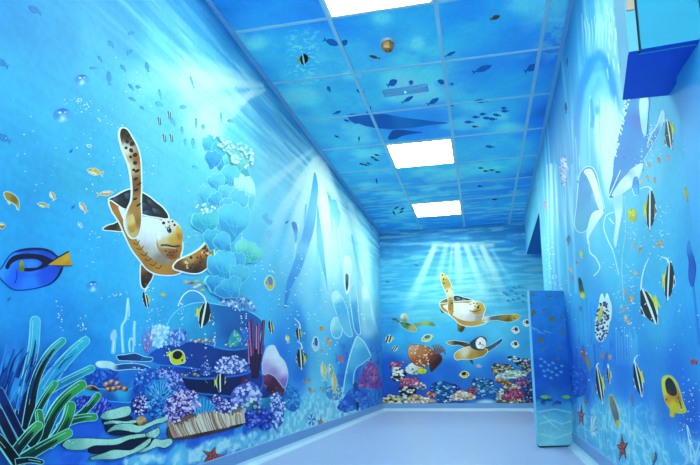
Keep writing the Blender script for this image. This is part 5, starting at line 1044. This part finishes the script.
for x, y, L, h, a, c, t in ((632.6, 378 - 52 + 74, 13, 3.4, 84, '#7c7ca8', 'small purple-grey fish right of the yellow-tailed slim fish'), (686.5, 194, 16, 3, 80, '#c8b848', 'slim yellow fish near the right edge, level with the banded fish'), (583.4, 354.6, 14, 4.4, 80, '#a8584c', 'red-brown fish beside the tall panel'), (588.6, 363.6, 15, 4, 85, '#8c8c58', 'olive fish right of the red-brown one'),
    (585.6, 402, 9, 2.6, 88, '#7c7c60', 'thin olive fish just above the far starfish'), (581.4, 254, 9, 3.4, 88, '#c0d050', 'small yellow-green fish above the slim yellow one'), (577, 263, 4, 3, 60, '#d08860', 'tiny orange fish under the yellow-green fish'), (603, 356, 6, 4, 70, '#b87c70', 'tiny red fish under the pufferfish'), (694, 362, 7, 6, 10, '#c04848', 'small red fish cut by the right edge'),
    (568.6, 240, 11, 4.2, 92, '#4878b0', 'small dark blue fish on the bright stripe of the right wall'), (545.3, 206, 12, 3.4, 85, '#b898c8', 'lilac and dark fish by the doorway corner of the right wall'), (580.6, 309, 6, 3, 85, '#3c80c4', 'tiny blue fish beside the slim yellow one'), (566, 108, 12, 2.4, 86, '#3c5894', 'thin dark fish high on the right wall by the ceiling edge'), (567.2, 62, 9, 1.8, 90, '#4870a8', 'thin dark fish highest on the right wall by the ceiling edge'), (616, 11, 7, 2.4, 60, '#4878a8', 'tiny dark fish beside the cabinet at the top of the right wall'), (573, 329 - 50, 7, 3, 80, '#8c90b0', 'tiny grey fish left of the slim yellow one')):
    tiny(WR, x, y, L, h, a, c, t, 'small fish of the right wall', rim=None)
r = random.Random(21)
for x, y in ((649,165),(655,180),(634,246),(640,250),(658,244),(662,243),(668,158),(630,300),(624,309),(628,322),(632,298),(625,292),(626,318),(635,273),(571,270),(641,182),(659,160),(648,178),(610,357)):
    tiny(WR, x, y, 6.5, 3.2, r.uniform(50, 110), r.choice(['#e0b080', '#d89868', '#e8c8a0', '#d8a89c']), 'tiny pale orange fish in the loose shoal around the right wall dolphins', 'tiny pale orange fish', 'painted_shoal_fish')
f = Fig('painted_urchin', 'lilac and white spiky creature on the right wall near the ceiling edge', 'sea creature', WR, lay=5)
f.patch(ell(564, 170, 3.2, 13, 0, 10), '#a8c4ec', None); f.dots(ell(564, 170, 4, 15), 60, (.5, 1.1), ['#f0e8fc', '#c8b8e8', '#8ca0d8', '#5c78b8'], None, 3, 1.4); f.build()
f = Fig('painted_seahorse', 'dark blue ragged sea dragon at the right edge of the right wall', 'sea creature', WR, lay=3)
f.patch([(689,240),(691,250),(694,257),(696,268),(694,284),(691,286),(688.6,276),(689,262),(687,250)], [(690,245,'#2484d8'),(694,262,'#1454b8'),(691,280,'#1c60c4')]); f.build()
starfish(WR, 581.3, 416, 3.4, 11, -85, '#8c2c3c', 'dark red starfish with long arms nearest the tall panel on the right wall', 8)
starfish(WR, 622.5, 448, 5.6, 14, -95, '#a02c34', 'red starfish on the sand at the bottom of the right wall', 8)
f = Fig('painted_sea_shell', 'pale spiky shell between the two starfish of the right wall', 'shell', WR, lay=6)
for i in range(18): f.line([(592, 432), (594 + 3.4 * math.cos(i * .35), 426 + 11 * math.sin(i * .35))], .8, ['#e8fcff', '#78bce0', '#b8e4f4'][i % 3])
f.build()
tiny(WR, 654.5, 459, 16, 5, 100, '#1c68a8', 'blue and yellow fish cut by the bottom edge of the right wall', 'small fish of the right wall', col2='#d8c830')
f = Fig('painted_bubbles', 'tiny white bubbles and specks painted across the right wall', 'bubbles', WR, kind='stuff', lay=10)
for x0, y0, x1, y1, n, j in ((650,150,640,175,34,6),(630,225,665,250,44,9),(655,120,662,160,14,4),(615,250,640,330,50,9),(685,375,700,420,34,5),(680,390,688,440,26,4),(620,290,632,345,24,6),(664,200,664,235,12,3),(690,300,640,360,14,14),(548,240,556,290,40,3),(636,260,628,300,16,5),(555,290,600,380,24,9),(680,100,694,180,5,5)):
    for i in range(n):
        t = r.random(); dot(f, min(x0 + (x1 - x0) * t + r.gauss(0, j), 704), min(y0 + (y1 - y0) * t + r.gauss(0, j), 455), r.choice((.35, .5, .7)))
f.build()
f = Fig('painted_swirl', 'white plant-like swirls of foam low on the right wall', 'foam', WR, lay=2)
for pts in ([(692,462),(690,445),(687,425),(691,437)], [(694,464),(698,448),(701,440)], [(690,440),(694,452),(696,464)]): f.line(pts, 1.4, '#b4e0f4', None, .5)
f.build()
rock([(571,372),(576,366),(582,370),(586,380),(584,394),(576,396),(572,388)], '#1c58cc', ['#2c78e4', '#1848b4', '#3c90ec'], 40, (.7, 1.6), 'blurred blue coral bush behind the tall panel on the right wall', 0, WR, 'painted_bush_coral', group='blue corals of the right wall')

# ================================================================ ceiling figures
def csil(x, y, L, h, a, t, col='#2474cc'): tiny(WC, x, y, L, h, a, col, t, 'blue fish silhouettes printed on the ceiling', 'printed_fish_silhouette')
for x, y, L, h, a in ((331,42,17,7,200),(344,43,9,6,140),(329,89,7,4,60),(360,91,8,4,20),(392,83,12,7,150),(411,82.5,5,5,90),(442,82,10,5,20),(452,84,4,3,0),(450,54,13,3,155),(407.5,99.5,14,4,150),(433,101.5,14,5,150),(337,112.5,9,3,160),(357,119,22,10,20),(481,101,14,4,0),(482,69,22,6,160),(531,68,16,7,150),(505,111,8,3,0),(497,115,9,3,10),(487,118,9,3,0),(483,114,7,3,0),(476,117,8,3,0),(493,119,9,3,0),(469,122,10,3,0),(452,105,5,3,0),(490,146.6,10,3,5),(504,108,6,3,0)):
    csil(x, y, L, h, a, 'plain blue fish silhouette printed on a ceiling tile')
f = Fig('printed_whale', 'long dark blue whale shape printed across the ceiling before the middle lamp', 'whale', WC, 'printed whales', lay=2)
f.patch([(358,116),(366,113),(371,106),(372,114),(385,114),(400,117),(416,119),(432,121),(448,123),(430,125),(410,128),(388,129),(370,127),(359,123)], [(362,119,'#2078cc'),(385,122,'#1c6cc8'),(430,122,'#2880d4'),(400,117,'#2c8cd8')], None); f.build()
f = Fig('printed_dolphin', 'pointed dark blue dolphin shape touching the middle lamp on the ceiling', 'dolphin', WC, 'printed whales', lay=2)
f.patch([(388,139),(392,131),(400,129.6),(412,131),(423,132.4),(412,134),(402,136),(396,139)], [(392,136,'#1c60b8'),(415,132,'#2068c0')], None); f.build()
idol(WC, ((304, 59), (-5.6, 1.5), (-1, -5.6)), 'black, white and yellow banded fish printed on the ceiling', 'printed banded fish')
for x, y, L, h, a, t in ((374.5, 57, 12, 3, 15, 'brown fish silhouette beside the ceiling detector'), (495, 17.5, 11, 4.6, 160, 'brown and white fish printed high on the right of the ceiling'), (475, 126.5, 7, 2, 5, 'tiny dark brown fish right of the middle lamp')):
    tiny(WC, x, y, L, h, a, '#6c5030', t, 'small brown fish printed on the ceiling', 'printed_fish')
for x, y, a in ((346.6,120.5,20),(337,136.5,20),(359,139,90),(373,157.5,15),(376.6,160,15),(362,164,15),(366,165,15),(369,163.6,15),(377,155,10),(376.6,181,80),(396,208,150),(402,209,150),(394,213,60),(401,212,150),(481,168,0),(492,170,0),(498,172,0),(486,171,0),(480,186,0),(495,199.4,0)):
    tiny(WC, x, y, 6, 1.6, a, '#1c3054', 'tiny black fish printed on the far ceiling tiles', 'tiny black fish on the ceiling', 'printed_fish')

# ================================================================ things that stand or hang in the room
def pix_on(plane_o, plane_n, x, y):
    d = F + RV * ((x - CX) / FL) - UV * ((y - CY) / FL); n_ = Vector(plane_n)
    t = (Vector(plane_o) - CAM).dot(n_) / d.dot(n_); return CAM + d * t
# tall narrow panel standing before the doorway
A0 = pix_on((0, 0, 0), (0, 0, 1), 538.0, 447.8); A1 = pix_on((0, 0, 0), (0, 0, 1), 578.5, 446.4)
ax = (A1 - A0); WID = ax.length; ax.normalize(); an = Vector((ax.y, -ax.x, 0)).normalized()
top = pix_on(A0, an, 546, 290.5).z
PW, PH = WID, top
WP = Wall(A0 + an * .0012, ax, (0, 0, 1), an)
root = link('floor_panel', None, label='tall narrow panel printed with a fish shoal over rippled sand, standing on the floor', cat='panel'); root.location = A0
def rounded(x0, x1, z0, z1, r_, tr, n_=5):
    P_ = []
    for cx_, cz_, a0, rr in ((x1, z0, -90, r_), (x1, z1, 0, tr), (x0, z1, 90, tr), (x0, z0, 180, r_)):
        for i in range(n_ + 1):
            a = math.radians(a0 + 90 * i / n_); sx = -1 if cx_ == x1 else 1; sz = 1 if cz_ == z0 else -1
            P_.append((cx_ + sx * rr + rr * math.cos(a), cz_ + sz * rr + rr * math.sin(a)))
    return P_
def slab(P_, y0, y1, mt, name, parent, bevel=0):
    bm = bmesh.new(); base = Matrix((ax, -an, Vector((0, 0, 1)))).transposed()
    lo = [bm.verts.new(base @ Vector((p[0], y0, p[1]))) for p in P_]; hi = [bm.verts.new(base @ Vector((p[0], y1, p[1]))) for p in P_]
    bm.faces.new(lo); bm.faces.new(hi[::-1]); n_ = len(P_)
    for i in range(n_): bm.faces.new((lo[i], hi[i], hi[(i + 1) % n_], lo[(i + 1) % n_]))
    bmesh.ops.recalc_face_normals(bm, faces=bm.faces[:])
    return link(name, mesh_from(bm, name), [mt], parent=parent)
slab(rounded(0.002, PW - .002, .010, PH, .018, .002), 0.0, .034, mat('panel_core', '#7cc4ec', .5), 'board', root)
slab(rounded(.006, PW + .010, 0, PH - .01, .02, .002), .004, .030, mat('panel_rubber', '#142038', .6), 'rubber_edge', root)
cP = [(530,294,'#2c8ce0'),(560,294,'#2c88dc'),(532,320,'#2c84dc'),(565,325,'#2884dc'),(535,345,'#2478dc'),(568,350,'#2070d8'),(536,370,'#1c60cc'),(570,372,'#1c58c8'),(537,395,'#2060c8'),(572,395,'#2064cc'),(538,406,'#48a8dc'),(573,408,'#40a4dc'),(540,420,'#6cc4e0'),(574,420,'#60bce0'),(541,440,'#80d0e4'),(574,440,'#70c8e4')]
K = Canvas(WP, np.linspace(.004, PW - .004, 60), np.linspace(.012, PH - .002, 220), cP); U, V = K.U, K.V
K.C = np.clip(K.C * (1 + (fbm(U * 14, V * 16, 81) - .5) * .14)[..., None], 0, 1)
for pts in ([(538,412),(555,409),(573,413)], [(540,424),(552,420),(562,424),(574,420)], [(540,434),(556,438),(574,432)], [(544,416),(552,424),(560,430)]): K.stroke(pts, 1.3, 1.0, '#b4e8f0', .6)
K.mix(K.band(535, 575, 398, 404, 3) * sst(.5, .65, fbm(U * 40, V * 50, 83)) * .9, '#1c3c88')
for x, y in ((533,328),(536,330),(541,333),(547,332),(531,314)): K.stroke([(x - 3, y - 1), (x + 4, y + 1)], 1, .6, '#70bcec', .7)
o_ = K.build('front_print', PAINT, parent=root)
o_.location = -A0
def ptiny(x, y, L, h, a, c, t, g, nm='printed_fish'):
    f = Fig(nm, t, 'fish', WP, g, lay=1)
    aa = math.radians(a); T = lambda u, v: (x + u * L / 2 * math.cos(aa) - v * h / 2 * math.sin(aa), y + u * L / 2 * math.sin(aa) + v * h / 2 * math.cos(aa))
    f.patch([T(*q_) for q_ in ((-1, 0), (-.6, -.7), (-.05, -1), (.4, -.6), (.62, -.15), (1, -.8), (.86, 0), (1, .8), (.62, .15), (.4, .6), (-.05, 1), (-.6, .7))], c, None, 0)
    o = f.build(); return o
for x, y, L, h, a in ((533.6,295,7,2.6,20),(549.5,296.5,6,2,10),(532,303,5,2.4,0),(533.5,313,5,8,20),(544,310,5,2,10),(552,319,7,6,40),(541,340,7,5,20),(560,347.6,7,2,10),(562,329.5,4,3,0),(543,350,3,3,0),(557.6,359,5,2,0),(562.6,334.6,4,2,0),(561,317,4,2,50)):
    ptiny(x, y, L, h, a, '#6c7450', 'small olive fish printed on the upper half of the tall panel', 'olive fish on the tall panel')
for x, y in ((541,366),(545,362),(549,365),(553,363),(556,368),(548,370),(552,372),(544,371),(562,366),(557,375),(551,378),(561,372),(545,376),(541,359)):
    ptiny(x, y, 4, 2.6, 20, '#5ca8e4', 'pale blue fish in the little shoal printed on the tall panel', 'pale fish shoal on the tall panel')
for x, t in ((545.5, 'yellow-green fish printed left of two on the tall panel'), (567, 'yellow-green fish printed right of two on the tall panel')):
    ptiny(x, 397, 11, 4, 3, '#78c058', t, 'yellow-green fish on the tall panel')

# overhead cabinet on the right wall
CB = 1.30
c1 = pix_on((0, 0, CB), (0, 0, 1), 629, 52); c2 = pix_on((0, 0, CB), (0, 0, 1), 622.5, 100)
back = lambda p, q_: p + (q_ - p)
c4 = pix_on((0, 0, CB), (0, 0, 1), 700, 40); dr = (c4 - c1).normalized()
xw = lambda y: xr(y)
c1r = c1 + dr * ((xw(c1.y) - c1.x - .001) / dr.x); d2 = (pix_on((0, 0, CB), (0, 0, 1), 667, 95.5) - c2).normalized(); c2r = c2 + d2 * ((xw(c2.y) - c2.x - .001) / d2.x)
root = link('wall_cabinet', None, label='boxy turquoise wall cabinet with deep blue underside in the top right corner', cat='cabinet'); root.location = (c1.x, c1.y, CB)
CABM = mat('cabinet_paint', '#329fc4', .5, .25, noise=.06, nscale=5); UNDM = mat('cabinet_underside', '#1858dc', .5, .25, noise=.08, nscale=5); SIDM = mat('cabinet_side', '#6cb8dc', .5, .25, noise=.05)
def wprism(name, pts, z0, z1, mts, parent, idx=None):
    bm = bmesh.new(); L = parent.location
    lo = [bm.verts.new((p[0] - L.x, p[1] - L.y, z0 - L.z)) for p in pts]; hi = [bm.verts.new((p[0] - L.x, p[1] - L.y, z1 - L.z)) for p in pts]
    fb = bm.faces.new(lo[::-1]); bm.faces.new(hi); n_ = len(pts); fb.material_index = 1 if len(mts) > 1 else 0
    for i in range(n_):
        q_ = bm.faces.new((lo[i], lo[(i + 1) % n_], hi[(i + 1) % n_], hi[i]))
        if len(mts) > 2 and i in (idx or ()): q_.material_index = 2
    bmesh.ops.recalc_face_normals(bm, faces=bm.faces[:])
    return link(name, mesh_from(bm, name), mts, parent=parent)
nd = Vector((dr.y, -dr.x, 0))                       # towards the camera
pts = [c1 + dr * 0 - nd * .02, c1r - nd * .02, c2r, c2]
wprism('body', pts, CB, CEIL - .001, [CABM, UNDM, SIDM], root, idx=(3,))
# front: narrow stile, dark gap, wide door
g0 = c1 + dr * .022; g1 = c1 + dr * .028
wprism('stile', [c1, g0, g0 - nd * .02, c1 - nd * .02], CB, CEIL - .001, [SIDM, UNDM], root)
dd = wprism('door', [g1, c1r - dr * .004, c1r - dr * .004 - nd * .018, g1 - nd * .018], CB + .002, CEIL - .003, [CABM, UNDM], root)
wprism('door_seal', [g0 - nd * .008, g1 - nd * .008, g1 - nd * .0195, g0 - nd * .0195], CB + .002, CEIL - .003, [mat('door_seal', '#101418', .6)], root)
hg = pix_on(c1, nd, 629, 11).z
wprism('hinge', [c1 + dr * .003 + nd * .004, c1 + dr * .02 + nd * .004, c1 + dr * .02, c1 + dr * .003], hg, hg + .09, [mat('hinge_cover', '#c8a890', .5)], root)
# shallow post in the wall below the cabinet
p0 = Vector((xr(2.22) - .03, 2.22, 0)); 
POSTM = mat('post_paint', '#3ba8e4', .55, .2, noise=.08, nscale=3)
prism('trim_60', [(xr(1.55) - .012, 1.535), (xr(1.55), 1.55), (xr(.5), .5), (xr(.5) - .012, .5)], SKIRT, CB - .001, POSTM, kind='structure')

# ceiling detector
p = pix_on((0, 0, CEIL), (0, 0, 1), 387.5, 41.5)
root = link('ceiling_detector', None, label='small golden brown faceted detector on a white round base on the ceiling', cat='detector'); root.location = (p.x, p.y, CEIL)
bm = bmesh.new(); bmesh.ops.create_cone(bm, cap_ends=True, segments=32, radius1=.038, radius2=.043, depth=.012); bmesh.ops.translate(bm, verts=bm.verts, vec=(0, 0, -.007)); link('base', mesh_from(bm, 'base'), [mat('detector_base', '#cfe0e8', .4)], parent=root)
bm = bmesh.new(); bmesh.ops.create_cone(bm, cap_ends=True, segments=6, radius1=.034, radius2=.042, depth=.045, matrix=Matrix.Rotation(.5, 4, 'Z')); bmesh.ops.bevel(bm, geom=bm.edges[:], offset=.003, segments=2, affect='EDGES'); bmesh.ops.translate(bm, verts=bm.verts, vec=(0, 0, -.0355)); link('housing', mesh_from(bm, 'housing'), [mat('detector_gold', '#b07c34', .35, .5, noise=.3, nscale=30)], parent=root)
bm = bmesh.new(); bmesh.ops.create_uvsphere(bm, u_segments=16, v_segments=8, radius=.018); bmesh.ops.scale(bm, verts=bm.verts, vec=(1, 1, .45)); bmesh.ops.translate(bm, verts=bm.verts, vec=(0, 0, -.0578)); link('lens', mesh_from(bm, 'lens'), [mat('detector_lens', '#8a5a20', .25, .6)], parent=root)
# flush emergency light
a = pix_on((0, 0, CEIL), (0, 0, 1), 383, 93); b = pix_on((0, 0, CEIL), (0, 0, 1), 428, 87)
root = link('emergency_light', None, label='faint flat translucent strip on the ceiling with a small green indicator dot', cat='emergency light'); cc_ = (a + b) / 2; root.location = (cc_.x, cc_.y, CEIL)
root.rotation_euler = (0, 0, math.atan2((b - a).y, (b - a).x)); hl = (b - a).length / 2
bm = bmesh.new(); box_bm(bm, -hl, hl, -.045, .045, -.012, .0, bevel=.004); link('housing', mesh_from(bm, 'housing'), [mat('strip_plastic', '#6cbcf0', .4, .4, noise=.05)], parent=root)
bm = bmesh.new(); box_bm(bm, -hl * .9, hl * .9, -.032, .032, -.015, -.011, bevel=.002); link('diffuser', mesh_from(bm, 'diffuser'), [mat('strip_diffuser', '#84c8f2', .3, .5, noise=.05)], parent=root)
bm = bmesh.new(); bmesh.ops.create_uvsphere(bm, u_segments=12, v_segments=8, radius=.006); bmesh.ops.translate(bm, verts=bm.verts, vec=(-.0, 0, -.017)); link('indicator', mesh_from(bm, 'indicator'), [emit('indicator_green', '#40ff90', 3)], parent=root)
